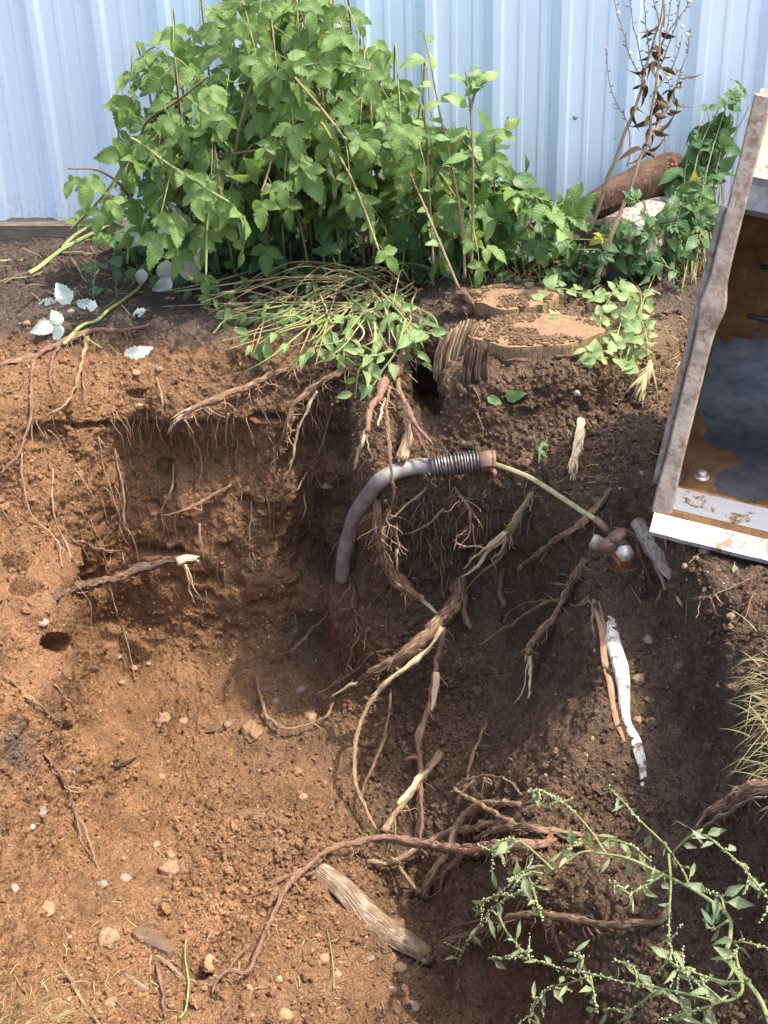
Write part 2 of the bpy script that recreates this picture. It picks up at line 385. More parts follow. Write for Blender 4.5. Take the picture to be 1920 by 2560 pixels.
# ------------------------------------------------------------------ the ground: pit, shelf, mound and ridge
CTRL = []
def cz(z, txt):
    v = [float(x) for x in txt.split()]
    for i in range(0, len(v), 2): CTRL.append((v[i], v[i + 1], atz(v[i], v[i + 1], z)))
def cy(y, txt):
    v = [float(x) for x in txt.split()]
    for i in range(0, len(v), 2): CTRL.append((v[i], v[i + 1], aty(v[i], v[i + 1], y)))
# shelf by the fence and land left, right
cz(0.0, '-600 480 -200 480 200 480 600 480 1000 480 1400 480 1800 480 2300 480 2600 480 -600 650 -200 620 150 620 500 630 850 640 1200 640 1500 640 1800 640 2300 640')
cz(0.0, '-600 1000 -250 880 0 860 130 840 300 790 -600 1400 -600 1900 2500 1000 2500 1500 2500 2000 2250 1200 2250 1700')
cz(-.02, '450 770 620 770 760 760 0 770 200 730 400 700 650 700')
cz(.03, '1200 700 1400 700 1600 720 1350 770 1130 720'); cz(0.0, '1000 720 1700 800 1650 900')
cz(.02, '1560 860 1250 830 1450 830')
# upper sloping band of the back face, crack, then the cut face
cy(4.10, '430 815 560 812'); cy(4.06, '680 835'); cy(4.02, '760 860'); cy(3.96, '850 890 930 880')
cz(-.03, '0 905 100 880 200 850 330 822')
cy(3.98, '300 900 450 900 600 910'); cy(3.92, '750 960 650 980'); cy(3.88, '300 1000 450 1000 580 1010')
cy(3.85, '300 1050 450 1052 600 1055'); cy(3.90, '300 1080 450 1082 600 1085 750 1080')
cy(3.90, '840 1000 900 960'); cy(3.86, '300 1250 450 1250 600 1250 730 1250'); cy(3.82, '300 1450 450 1450 600 1450 740 1450'); cy(3.76, '300 1600 450 1625 600 1632 720 1625')
cy(3.96, '830 1100 820 1250 815 1400'); cy(3.80, '800 1540 790 1620')
# left bank
cy(3.72, '120 1000 140 1100'); cy(3.58, '0 1000'); cy(3.7, '200 1100'); cy(3.55, '60 1150 150 1250'); cy(3.45, '0 1250'); cy(3.78, '250 1180 255 1300')
cy(3.40, '100 1380 170 1420'); cy(3.22, '0 1420'); cy(3.44, '192 1440'); cy(3.31, '192 1560'); cy(3.19, '194 1690'); cy(3.05, '188 1810'); cy(3.71, '222 1450'); cy(3.63, '224 1560'); cy(3.46, '226 1690'); cy(3.2, '222 1810'); cy(3.36, '183 1500'); cy(3.26, '188 1620'); cy(3.12, '188 1750'); cy(2.98, '180 1870'); cy(3.12, '90 1520'); cy(3.0, '80 1650'); cy(2.86, '90 1780')
cy(3.74, '236 1400'); cy(3.68, '238 1500'); cy(3.58, '240 1620'); cy(3.36, '240 1750'); cy(3.03, '232 1870')
cy(2.95, '0 1600'); cy(2.68, '0 1850'); cy(2.42, '0 2080'); cy(2.12, '0 2320'); cy(1.9, '0 2560')
cz(-.12, '-300 1400'); cz(-.16, '-300 1900'); cz(-.2, '-300 2500'); cz(-.1, '-600 2500'); cz(-.1, '-300 3000'); cz(-.05, '-600 3400')
# floor
cz(-1.04, '350 1720 500 1720 650 1720'); cz(-1.06, '780 1750'); cz(-1.04, '350 1860 500 1900 700 1900'); cz(-1.06, '850 1900 900 2000')
cz(-.98, '300 2000'); cz(-1.0, '500 2080 700 2080'); cz(-.92, '300 2150'); cz(-.96, '450 2250 650 2250'); cz(-1.0, '850 2200'); cz(-1.06, '960 2120'); cz(-.8, '150 2150'); cz(-.72, '120 2350'); cz(-.66, '100 2530'); cz(-.84, '300 2350'); cz(-.9, '500 2400 700 2400'); cz(-.78, '300 2560'); cz(-.86, '550 2560 750 2560'); cz(-1.0, '900 2350'); cz(-.96, '950 2560'); cz(-1.08, '1060 2250'); cz(-1.06, '1080 2400'); cz(-1.04, '1090 2560')
cz(-.55, '300 3000'); cz(-.6, '800 3000'); cz(-.25, '300 3500 800 3500 1300 3500'); cz(-.45, '1300 3000')
# stump mound and its undercut
cz(-.03, '1010 860'); cy(3.98, '1060 940'); cz(-.02, '1120 960'); cz(.025, '1200 922 1300 928 1400 932 1480 930'); cz(-.045, '1200 1000 1350 1000'); cz(-.08, '1550 1000'); cz(-.04, '1650 1100')
cy(3.72, '960 1030'); cy(3.66, '1050 1060'); cy(3.59, '1200 1070'); cy(3.53, '1350 1070'); cy(3.55, '1000 1150 1120 1170'); cy(3.50, '1250 1160'); cy(3.38, '1400 1150'); cz(-.13, '1500 1120'); cz(-.07, '1600 1180')
cy(3.50, '1000 1240 1120 1260'); cy(3.44, '1250 1250'); cy(3.32, '1380 1240'); cy(3.62, '900 1100'); cy(3.58, '900 1200 905 1300'); cy(3.75, '862 1200'); cy(3.70, '868 1350'); cy(3.66, '872 1480'); cy(3.56, '880 1600')
cy(3.52, '1000 1340 1100 1345'); cy(3.47, '1220 1330'); cy(3.37, '1340 1330'); cy(3.55, '1050 1430 1180 1430'); cy(3.53, '960 1430 960 1540'); cy(3.49, '1290 1430'); cy(3.50, '1100 1550'); cy(3.44, '1230 1560'); cy(3.38, '1350 1540'); cy(3.44, '1000 1680'); cy(3.38, '1120 1690'); cy(3.32, '1250 1700'); cy(3.18, '1360 1690'); cy(3.14, '1420 1560'); cy(3.28, '1410 1430'); cy(2.98, '1430 1680')
cz(-1.0, '900 1760'); cz(-.98, '1000 1820'); cz(-.96, '1120 1850'); cz(-.90, '1240 1860'); cy(2.88, '1340 1830'); cz(-1.02, '1000 1960'); cz(-.98, '1120 1990'); cz(-1.06, '1030 2090')
# ridge, its right flank and the bank on the right
cy(3.22, '1460 1290'); cy(3.14, '1500 1360'); cy(3.05, '1520 1450'); cy(2.94, '1490 1560'); cy(2.80, '1500 1680'); cy(2.68, '1480 1790'); cy(2.60, '1400 1890'); cy(2.56, '1330 1970'); cy(2.44, '1290 2080')
cz(-.20, '1580 1300'); cz(-.26, '1590 1420'); cz(-.36, '1580 1560'); cz(-.42, '1600 1720'); cz(-.46, '1620 1880'); cz(-.5, '1500 1950'); cz(-.55, '1420 2060'); cz(-.52, '1550 2080')
cz(-.075, '1700 1312 1760 1325'); cz(-.10, '1850 1370 1930 1390'); cz(-.16, '1720 1200 1820 1230 1920 1250 1760 1080 1880 1080 1800 950 1920 950 1850 850 1950 800'); cz(-.06, '1640 1200 1660 1080'); cz(-.14, '1700 1430'); cz(-.11, '1850 1450'); cz(-.30, '1700 1600'); cz(-.10, '1860 1590'); cz(-.38, '1720 1780'); cz(-.14, '1850 1760'); cz(-.40, '1720 1960'); cz(-.12, '1900 1950'); cz(-.05, '1990 1850 1980 1600 1990 2100'); cz(-.38, '1750 2120'); cz(-.2, '1900 2130'); cz(-.40, '1750 2300'); cz(-.28, '1900 2350'); cz(-.38, '1780 2520'); cz(-.3, '1920 2560'); cz(-.05, '2200 2300 2200 2700')
# near mound and its scooped face
cy(2.72, '1170 2120'); cy(2.62, '1140 2190'); cy(2.40, '1230 2180'); cy(2.24, '1330 2200'); cy(2.2, '1450 2200'); cy(2.12, '1580 2220'); cy(2.46, '1172 2300'); cy(2.3, '1250 2330'); cy(2.17, '1350 2330'); cy(2.05, '1480 2330'); cy(2.36, '1178 2420'); cy(2.22, '1260 2450'); cy(2.12, '1380 2450'); cy(1.96, '1520 2440'); cy(2.25, '1180 2560'); cy(2.14, '1280 2570'); cy(2.04, '1400 2570'); cy(1.82, '1580 2560')
cz(-.4, '1800 2900'); cz(-.2, '1700 3500'); cz(-.05, '2300 3200')

cpt = np.array([(a, b) for a, b, _ in CTRL]) / 1000.0
cinv = np.array([1.0 / ((P - CP) @ fw) for _, _, P in CTRL])
def U_(r2): return np.where(r2 > 1e-12, .5 * r2 * np.log(np.maximum(r2, 1e-12)), 0)
n_ = len(cpt)
K = U_(((cpt[:, None] - cpt[None]) ** 2).sum(-1)) + np.eye(n_) * 4e-5
Pm = np.hstack([np.ones((n_, 1)), cpt]); A_ = np.zeros((n_ + 3, n_ + 3)); A_[:n_, :n_] = K; A_[:n_, n_:] = Pm; A_[n_:, :n_] = Pm.T
sol = np.linalg.solve(A_, np.concatenate([cinv, np.zeros(3)]))
def tps(px, py):
    q = np.stack([px, py], -1) / 1000.0; out = np.zeros(px.shape)
    for i in range(n_): out += sol[i] * U_((q[..., 0] - cpt[i, 0]) ** 2 + (q[..., 1] - cpt[i, 1]) ** 2)
    return out + sol[n_] + sol[n_ + 1] * q[..., 0] + sol[n_ + 2] * q[..., 1]
gx = np.concatenate([np.arange(-560, -40, 20), np.arange(-40, 1964, 4.0), np.arange(1980, 2480, 20)])
gy = np.concatenate([np.arange(470, 560, 10), np.arange(560, 2604, 4.0), np.arange(2620, 3500, 20)])
GX, GY = np.meshgrid(gx, gy)
inv = np.clip(tps(GX, GY), .13, .9)
G0 = CP + ray(GX, GY) / inv[..., None]
def normals(G):
    du = np.gradient(G, axis=1); dv = np.gradient(G, axis=0); n = np.cross(dv, du); n /= np.linalg.norm(n, axis=-1)[..., None] + 1e-9
    s = np.sign((n * (CP - G)).sum(-1)); return n * s[..., None]
def gs(x, y, sx, sy): return np.exp(-((GX - x) / sx) ** 2 - ((GY - y) / sy) ** 2)
N0 = normals(G0)
calm = np.clip(.75 * gs(1330, 1720, 150, 230) + .5 * gs(600, 1480, 260, 130) + .6 * gs(1270, 2480, 130, 130) + .55 * gs(130, 1620, 80, 200) + .4 * gs(560, 860, 170, 50) + .5 * gs(470, 1300, 240, 260), 0, .8)
crumb = np.clip(.9 * gs(720, 2200, 230, 130) + .7 * gs(1400, 2030, 160, 110) + .6 * gs(1480, 1150, 160, 180) + .6 * gs(1650, 950, 140, 120) + .5 * gs(40, 1950, 90, 200) + .5 * gs(1030, 1750, 200, 150), 0, 1)
d = .045 * (fbm(G0 * 5, 3) - .5) + .030 * (fbm(G0 * np.array([16, 16, 12]) + 5, 3) - .5)
d += (1 - calm) * (.022 * (fbm(G0 * 42 + 9, 3) - .5) + .013 * (vnoise(G0 * 105) - .5) + .008 * (vnoise(G0 * 210) - .5))
d += crumb * (.035 * (fbm(G0 * 30 + 3, 2) - .45) + .02 * (vnoise(G0 * 70 + 4) - .5))
cutm = np.clip(gs(520, 1300, 300, 260), 0, 1)
d += cutm * (.022 * (fbm(G0 * np.array([26, 26, 5]) + 31, 3) - .5))                     # scrape marks on the cut face
d += -.03 * cutm * np.clip(fbm(G0 * np.array([14, 14, 20]) + 61, 3) - .56, 0, 1) * 6
def hole(x, y, sx, sy, dep):
    global d
    q = ((GX - x) / sx) ** 2 + ((GY - y) / sy) ** 2 + (fbm(G0 * 38 + 2, 3) - .5) * 2.6
    d = d - dep * np.clip(1.25 - q, 0, 1) ** .6
for h in ((148, 1610, 34, 24, .09), (36, 1408, 32, 18, .07), (60, 1472, 40, 18, .07), (168, 1822, 13, 14, .05), (1062, 960, 34, 52, .10), (1085, 1010, 26, 30, .06), (498, 2425, 30, 24, .07),
          (270, 1395, 14, 9, .03), (215, 1430, 16, 44, .035), (445, 1375, 15, 12, .04), (85, 1085, 14, 20, .05), (410, 1170, 18, 16, .03), (680, 1045, 60, 12, .04), (500, 1062, 130, 7, .035), (250, 1062, 130, 7, .03),
          (1180, 1385, 60, 12, .03), (850, 1180, 26, 160, .06), (1000, 2235, 46, 8, .03), (1200, 2400, 14, 120, .03), (1290, 1000, 30, 10, .03), (340, 985, 22, 12, .03), (1620, 1470, 24, 30, .04)):
    hole(*h)
G1 = G0 + N0 * d[..., None]
N1 = normals(G1)
gxi = lambda px: np.interp(px, gx, np.arange(len(gx)))
gyi = lambda py: np.interp(py, gy, np.arange(len(gy)))
def surf(px, py):
    i = float(gxi(px)); j = float(gyi(py)); i0 = min(int(i), len(gx) - 2); j0 = min(int(j), len(gy) - 2); a, b = i - i0, j - j0
    return (G1[j0, i0] * (1 - a) * (1 - b) + G1[j0, i0 + 1] * a * (1 - b) + G1[j0 + 1, i0] * (1 - a) * b + G1[j0 + 1, i0 + 1] * a * b)
def snrm(px, py): return N1[min(int(gyi(py)), len(gy) - 1), min(int(gxi(px)), len(gx) - 1)]
def lift(px, py, off):
    P = surf(px, py); v = CP - P; return P + v / np.linalg.norm(v) * off

# soil colours: dark topsoil, ochre subsoil on the left, browner mound, grey clay smear; some shade painted in
ochre = np.array([.236, .131, .067]); brown = np.array([.205, .122, .069]); top = np.array([.105, .082, .065]); dark = np.array([.088, .06, .041]); grey = np.array([.12, .1, .085])
def sstep(a, b, x): t_ = np.clip((x - a) / (b - a), 0, 1); return t_ * t_ * (3 - 2 * t_)
nz = fbm(G1 * 3.2 + 40, 4)
wl = np.clip(1 - sstep(250, 900, GX + (nz - .5) * 700), 0, 1)
C_ = brown * (1 - wl[..., None]) + ochre * wl[..., None]
def blend(C, col, wt): return C * (1 - wt[..., None]) + col * wt[..., None]
C_ = blend(C_, ochre * .95, .8 * gs(650, 850, 220, 60)); C_ = blend(C_, ochre * 1.05, .8 * np.clip(gs(500, 2350, 420, 260), 0, 1))
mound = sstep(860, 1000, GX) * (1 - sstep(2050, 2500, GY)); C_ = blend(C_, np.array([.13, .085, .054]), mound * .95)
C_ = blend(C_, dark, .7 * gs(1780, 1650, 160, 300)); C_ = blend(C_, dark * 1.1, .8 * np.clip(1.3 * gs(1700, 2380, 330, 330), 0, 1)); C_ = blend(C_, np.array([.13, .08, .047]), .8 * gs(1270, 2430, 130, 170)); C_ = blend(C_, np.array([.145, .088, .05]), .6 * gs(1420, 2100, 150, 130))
C_ = blend(C_, top, sstep(-.10, -.03, G1[..., 2] + (nz - .5) * .08) * sstep(900, 800, GY))  # dark topsoil, greyed further by the shelf's shade put into its colour
C_ = blend(C_, dark * .8, .8 * np.clip(gs(850, 930, 150, 120), 0, 1)); C_ = blend(C_, dark, .7 * gs(1080, 1350, 200, 120)); C_ = blend(C_, np.array([.24, .16, .095]), .7 * np.clip(gs(1350, 800, 220, 60) + gs(1620, 900, 90, 110), 0, 1))  # middle blend paints the shadow beneath the mound's overhang
C_ = blend(C_, grey, .55 * np.clip(gs(765, 1500, 75, 170) + gs(860, 1250, 40, 180), 0, 1) * sstep(.35, .55, nz)); C_ = blend(C_, grey * .8, .8 * gs(30, 1860, 60, 110) * sstep(.4, .6, fbm(G1 * 7, 3)))
C_ = np.clip(C_ * .95, .01, 1)

def grid_mesh(name):
    h, wd = GX.shape; idx = np.arange(h * wd).reshape(h, wd)
    quads = np.stack([idx[:-1, :-1], idx[1:, :-1], idx[1:, 1:], idx[:-1, 1:]], -1).reshape(-1, 4)
    V = G1.reshape(-1, 3); C = C_.reshape(-1, 3)
    # skirt from the worked patch out to the horizon
    b = np.concatenate([idx[0, :], idx[1:, -1], idx[-1, -2::-1], idx[-2:0:-1, 0]]); prev = b; cen = np.array([0, 3.0, 0])
    for rad, z in ((4.5, -.04), (12, -.05), (80, -.06), (300, -.06)):
        dv = V[b] - cen; dv[:, 2] = 0; dv /= np.linalg.norm(dv, axis=1)[:, None]
        nv = cen + dv * rad; nv[:, 2] = z; s = len(V); V = np.vstack([V, nv]); C = np.vstack([C, np.tile([.16, .13, .085], (len(b), 1))])
        nb = np.arange(s, s + len(b)); quads = np.vstack([quads, np.stack([prev, nb, np.roll(nb, -1), np.roll(prev, -1)], -1)]); prev = nb
    me = bpy.data.meshes.new(name); me.vertices.add(len(V)); me.vertices.foreach_set('co', V.astype(np.float32).ravel())
    me.loops.add(quads.size); me.loops.foreach_set('vertex_index', quads.astype(np.int32).ravel())
    me.polygons.add(len(quads)); me.polygons.foreach_set('loop_start', np.arange(0, quads.size, 4, dtype=np.int32)); me.polygons.foreach_set('loop_total', np.full(len(quads), 4, np.int32))
    me.polygons.foreach_set('use_smooth', np.ones(len(quads), bool)); me.update(); me.validate()
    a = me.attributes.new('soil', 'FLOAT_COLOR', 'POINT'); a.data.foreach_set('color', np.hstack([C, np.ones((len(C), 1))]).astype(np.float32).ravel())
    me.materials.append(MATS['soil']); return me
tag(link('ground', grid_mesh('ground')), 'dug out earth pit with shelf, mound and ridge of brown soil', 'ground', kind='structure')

# ------------------------------------------------------------------ metal fence wall
WY0, WS = 4.985, -.103          # fence plane: Y = WY0 + WS * X, its right end nearer
wn = np.array([WS, -1, 0]); wn /= np.linalg.norm(wn); wx = np.array([1, WS, 0]) / math.hypot(1, WS)
def wp(s, z, out=0.0): return np.array([0, WY0, z]) + wx * s + wn * out
PIT = .2286 * math.hypot(1, WS)
fence = thing('metal_fence', 'tall pale blue ribbed metal sheet fence behind the bush', 'fence', wp(0, 0))
prof = []
def rib_profile():
    p = []
    q = PIT
    for a, h in ((-.050, 0), (-.018, .030), (.010, .030), (.021, 0)): p.append((a, h))
    for c in (q / 3 + .002, 2 * q / 3 - .002):
        for a, h in ((-.015, 0), (-.007, .005), (.007, .005), (.012, 0)): p.append((c + a, h))
    return p
RP = rib_profile(); FZ0, FZ1 = .045, 1.80
for pn in range(-5, 5):
    mb = MB(); V = []; UV = []; s0 = (pn * 4 - 1) * PIT - .012
    xs = [(s0 - PIT * .0 - .05, 0)] if False else []
    for k in range(4):
        for a, h in RP: xs.append((s0 + k * PIT + a, h))
    xs.append((s0 + 4 * PIT - .050, 0)); xs.append((s0 + 4 * PIT - .018, .0302))
    zs = np.linspace(FZ0, FZ1, 7); lap = .0012 * (pn % 2)
    for j, z in enumerate(zs):
        for a, h in xs:
            wob = .0016 * math.sin(z * 5 + a * 3) if 0 < j < 6 else 0
            V.append(wp(a, z, h + lap + wob)); UV.append((a, z))
    m_ = len(xs); Fc = [(j * m_ + k, j * m_ + k + 1, (j + 1) * m_ + k + 1, (j + 1) * m_ + k) for j in range(6) for k in range(m_ - 1)]
    mb.add(V, Fc, UV); mb.obj('sheet_panel', 'wall_paint', fence, smooth=False)
for k in (-17, -13, -9, 2, 3, 6, 7, 10):
    for z in ((.41,) if k in (2, 3) else (.41, 1.2)):
        mb = MB(); c = wp(k * PIT + .03, z, .001)
        ring = lambda r, o: [c + wn * o + wx * r * math.cos(a) + np.array([0, 0, 1]) * r * math.sin(a) for a in np.linspace(0, 2 * math.pi, 12, endpoint=False)]
        V = ring(.008, 0) + ring(.0075, .003) + ring(.0045, .0035) + ring(.004, .008) + [c + wn * .0085]
        Fc = [(i * 12 + k2, i * 12 + (k2 + 1) % 12, (i + 1) * 12 + (k2 + 1) % 12, (i + 1) * 12 + k2) for i in range(3) for k2 in range(12)] + [(36 + k2, 36 + (k2 + 1) % 12, 48) for k2 in range(12)]
        mb.add(V, Fc); mb.obj('screw', 'screw', fence)
mb = MB(); mb.box(wp(0, FZ1 + .02, -.01), (wx, wn, np.array([0, 0, 1])), (4.6, .045, .02)); mb.obj('top_rail', 'wall_paint', fence, False)
for k in range(-3, 4):
    mb = MB(); mb.box(wp(k * 1.4, .85, -.07), (wx, wn, np.array([0, 0, 1])), (.04, .04, .9)); mb.obj('fence_post', 'board', fence, False)
# timber sill the sheets stand on
sill = MB(); V = []; UV = []; ss = np.linspace(-4.6, 4.6, 120)
for i, s in enumerate(ss):
    e = .006 * (vnoise(np.array([s * 6, 1, 2.])) - .5)
    for o, z in ((.0, -.03), (.062 + e, -.03), (.064 + e, .040 + e), (.056, .048 + e), (-.02, .050 + e)):
        V.append(wp(s, z, o)); UV.append((s, z))
sill.add(V, [(i * 5 + k, (i + 1) * 5 + k, (i + 1) * 5 + k + 1, i * 5 + k + 1) for i in range(119) for k in range(4)], UV)
sill.obj('sill_board', 'board', fence, False)

# ------------------------------------------------------------------ excavator bucket
BA = atz(np.array(1640.), np.array(1288.), -.035)
_by, _br = math.radians(18.5), math.radians(7.5)      # yaw and roll of the bucket
bw = np.array([math.cos(_by) * math.cos(_br), -math.sin(_by) * math.cos(_br), -math.sin(_br)])
bn = np.array([math.sin(_by), math.cos(_by), 0.]); bz = np.cross(bw, bn)
def B(w_, n_, z_): return BA + bw * w_ + bn * n_ + bz * z_
BLEAN = .30                       # how far the front edge leans back per metre of height
def bz_at(py, w_=0.0, k=0.0):     # height on the (leaning) front plane that is seen at picture height py
    lo, hi = -.2, 1.6
    for _ in range(40):
        mid = (lo + hi) / 2
        if proj(B(w_, BLEAN * mid + k, mid))[1] > py: lo = mid
        else: hi = mid
    return (lo + hi) / 2
bucket = thing('excavator_bucket', 'worn cream steel digger bucket with caked soil inside, mouth open', 'bucket', BA)
BWID = 1.55
edge = []
for px, py in ((1640, 1275), (1646, 1180), (1668, 1060), (1692, 940), (1712, 820), (1726, 745), (1738, 700), (1756, 655), (1768, 560), (1790, 450), (1812, 340), (1836, 236)):
    z1 = bz_at(py); edge.append((BLEAN * z1, z1))
nT, zT = edge[-1]
# left and right side plates (front edge profile -> thickness), rear outline rounded
rear = [(nT + .045, zT + .004), (nT + .052, zT - .07), (nT + .10, zT - .06), (.52, zT - .14), (.64, zT - .32), (.68, zT - .55), (.64, .2), (.56, .06), (.45, -.005), (.0, -.005)]
outl = edge + rear
for w0, side in ((0.0, 1), (BWID, -1)):
    mb = MB(); th = .022 * side; nn = len(outl)
    V = [B(w0, n, z) for n, z in outl] + [B(w0 + th, n, z) for n, z in outl]
    mb.add(V, [tuple(range(nn))[::-1], tuple(range(nn, 2 * nn))] + [(i, (i + 1) % nn, nn + (i + 1) % nn, nn + i) for i in range(nn)], [(0, 0)] * (2 * nn))
    mb.obj('side_plate', 'bucket_edge' if side == 1 else 'bucket_paint', bucket, False)
    # raised wear strip along the front edge, with a bulged boss part way up
    mb = MB(); ed = spline([(n, z, 0) for n, z in edge], 4)
    V = []
    for n, z, _ in ed:
        bo = .012 * math.exp(-((z - .50) / .04) ** 2) + .005 * math.exp(-((z - .03) / .08) ** 2) + .0016 * (fbm(np.array([z * 30, n * 30, w0]), 2) - .5)
        for a, b in ((-.008, .012), (-.010, -.006), (-.006, -.012), (.026, -.013), (.031, -.008), (.030, .012)): V.append(B(w0 + side * (a + bo * (1 if a > 0 else -.7)), n + b - bo * .4, z))
    m6 = 6; mb.add(V, [(j * m6 + k, j * m6 + (k + 1) % m6, (j + 1) * m6 + (k + 1) % m6, (j + 1) * m6 + k) for j in range(len(ed) - 1) for k in range(m6)] + [tuple(range(6)), tuple(range(len(V) - 6, len(V)))[::-1]], [(0, 0)] * len(V))
    mb.obj('edge_strip', 'bucket_edge', bucket, False)
    mb = MB(); pts = [B(w0 - .018 * side, n + .035, z) for n, z, _ in ed if .05 < z < .72]; mb.tube(pts, .011, 6); mb.obj('side_rib', 'bucket_edge', bucket)
# curved shell: floor, back, top
inner = [(.10, .012), (.2, .010), (.36, .014), (.46, .04), (.545, .11), (.60, .22), (.625, .36), (.61, .5), (.57, .62), (.50, .72), (.44, zT - .12)]
sp = spline([(n, z, 0) for n, z in inner], 4)
def shell_mesh(pts, offs, w0, w1, nw):
    mb = MB(); V = []; UV = []
    for j, (n, z, _) in enumerate(pts):
        for k in range(nw + 1): V.append(B(w0 + (w1 - w0) * k / nw, n + offs, z)); UV.append((k / nw, j / len(pts)))
    m_ = nw + 1; mb.add(V, [(j * m_ + k, j * m_ + k + 1, (j + 1) * m_ + k + 1, (j + 1) * m_ + k) for j in range(len(pts) - 1) for k in range(nw)], UV); return mb
shell_mesh(sp, 0, .022, BWID - .022, 24).obj('shell', 'bucket_steel', bucket)
so_ = [(n + .03 * math.sin(i / len(sp) * math.pi) + .012, z - .012, 0) for i, (n, z, _) in enumerate(sp)]
shell_mesh(so_, 0, .02, BWID - .02, 8).obj('shell_outside', 'bucket_paint', bucket)
# raised horizontal weld beads inside
for zz in (.30, .44):
    nn_ = np.interp(zz, [z for _, z in inner[3:9]], [n for n, _ in inner[3:9]]); mb = MB(); mb.tube([B(w_, nn_ - .003, zz + .004 * math.sin(w_ * 9)) for w_ in np.linspace(.1, 1.4, 26)], .008, 6, rough=.3); mb.obj('weld_bead', 'bucket_steel', bucket)
# top beam: lit sloping upper plate, curved front with its shade painted dark, underside
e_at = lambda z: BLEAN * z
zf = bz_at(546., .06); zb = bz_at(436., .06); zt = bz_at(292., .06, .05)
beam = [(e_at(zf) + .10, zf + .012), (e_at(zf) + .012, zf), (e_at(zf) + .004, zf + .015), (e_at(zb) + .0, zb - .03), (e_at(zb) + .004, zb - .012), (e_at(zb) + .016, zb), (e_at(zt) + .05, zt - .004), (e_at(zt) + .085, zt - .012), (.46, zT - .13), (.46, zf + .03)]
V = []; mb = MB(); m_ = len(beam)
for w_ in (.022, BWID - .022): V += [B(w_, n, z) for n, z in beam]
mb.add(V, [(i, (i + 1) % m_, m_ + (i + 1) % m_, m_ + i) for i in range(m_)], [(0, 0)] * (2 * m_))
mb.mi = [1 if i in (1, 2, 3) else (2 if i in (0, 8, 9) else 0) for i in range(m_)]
mb.obj('top_beam', ['bucket_paint', 'bucket_shade', 'caked_soil'], bucket, False)
# floor plate, cutting edge in two strips, soil in the groove
def slab_w(prof_, w0, w1, nw, amp=0.0):
    mb = MB(); V = []; m_ = len(prof_)
    for k in range(nw + 1):
        w_ = w0 + (w1 - w0) * k / nw
        for n, z in prof_: V.append(B(w_, n + amp * (vnoise(np.array([w_ * 30, n * 9, 3.])) - .5), z))
    mb.add(V, [(k * m_ + i, (k + 1) * m_ + i, (k + 1) * m_ + (i + 1) % m_, k * m_ + (i + 1) % m_) for k in range(nw) for i in range(m_)] + [tuple(range(m_))[::-1], tuple(range(nw * m_, nw * m_ + m_))], [(0, 0)] * len(V)); return mb
slab_w([(.004, .026), (.105, .030), (.105, .008), (.004, .004)], .0, BWID, 40).obj('cutting_edge', 'lip_steel', bucket, False)
slab_w([(-.062, -.012), (-.016, .016), (-.010, .004), (-.062, -.022)], -.005, BWID, 40, .004).obj('bevel_strip', 'lip_steel', bucket, False)
slab_w([(-.018, .012), (.004, .0255), (.004, -.004), (-.018, -.008)], .004, BWID, 40, .003).obj('groove_soil', 'caked_soil', bucket, False)
# caked soil layers: irregular sheets on the side plate, floor and back with bays left free
def caked(name, fn, nu, nv, keep, thick):
    mb = MB(); V = []; UV = []; ok = {}
    for j in range(nv + 1):
        for i in range(nu + 1):
            P, nr = fn(i / nu, j / nv); k_ = keep(i / nu, j / nv, P); ok[i, j] = k_ > 0
            V.append(P + nr * (thick * min(1, max(0, k_) * 6) * (.6 + .8 * fbm(P * 40, 2)) - (.004 if k_ <= 0 else 0))); UV.append((i / nu, j / nv))
    m_ = nu + 1; mb.add(V, [(j * m_ + i, j * m_ + i + 1, (j + 1) * m_ + i + 1, (j + 1) * m_ + i) for j in range(nv) for i in range(nu) if any(ok[i + a, j + b] for a in (0, 1) for b in (0, 1))], UV)
    return mb.obj(name, 'caked_soil', bucket)
def f_shell(u, v):
    k = v * (len(sp) - 1); i = min(int(k), len(sp) - 2); a = k - i; n = sp[i][0] * (1 - a) + sp[i + 1][0] * a; z = sp[i][1] * (1 - a) + sp[i + 1][1] * a
    tn = sp[i + 1] - sp[i]; L = math.hypot(tn[0], tn[1]); nr = bn * (-tn[1] / L) + bz * (tn[0] / L)
    return B(.022 + u * .9, n, z) , nr
def keep_shell(u, v, P):
    px, py = proj(P); e = (fbm(P * 9, 3) - .5) * 130
    bay = 1 - (((px - 1905) / 178) ** 2 + ((py - 1020 + .25 * (1905 - px)) / 165) ** 2) ** .5     # bare steel bay on the back plate
    bay2 = 1 - (((px - 1900) / 120) ** 2 + ((py - 1210) / 50) ** 2) ** .5
    bay3 = 1 - (((px - 1690) / 24) ** 2 + ((py - 1188) / 26) ** 2) ** .5
    e2 = (fbm(P * 34, 3) - .5) * .55
    return min(.5, -bay - e / 420 - e2) if bay3 < 0 and bay2 < e / 400 + e2 else -1
caked('caked_soil', f_shell, 110, 110, keep_shell, .007)
def f_side(u, v):
    z = .02 + v * (zT - .16); n0 = e_at(z) + .03; n1 = float(np.interp(z, [.02, .1, .25, .5, .72, .95], [.44, .54, .61, .61, .5, .42])); return B(.022, n0 + (n1 - n0) * u, z), bw
caked('caked_side', f_side, 24, 50, lambda u, v, P: .5 if u > .12 + .12 * (fbm(P * 14, 3) - .5) else -1, .008)
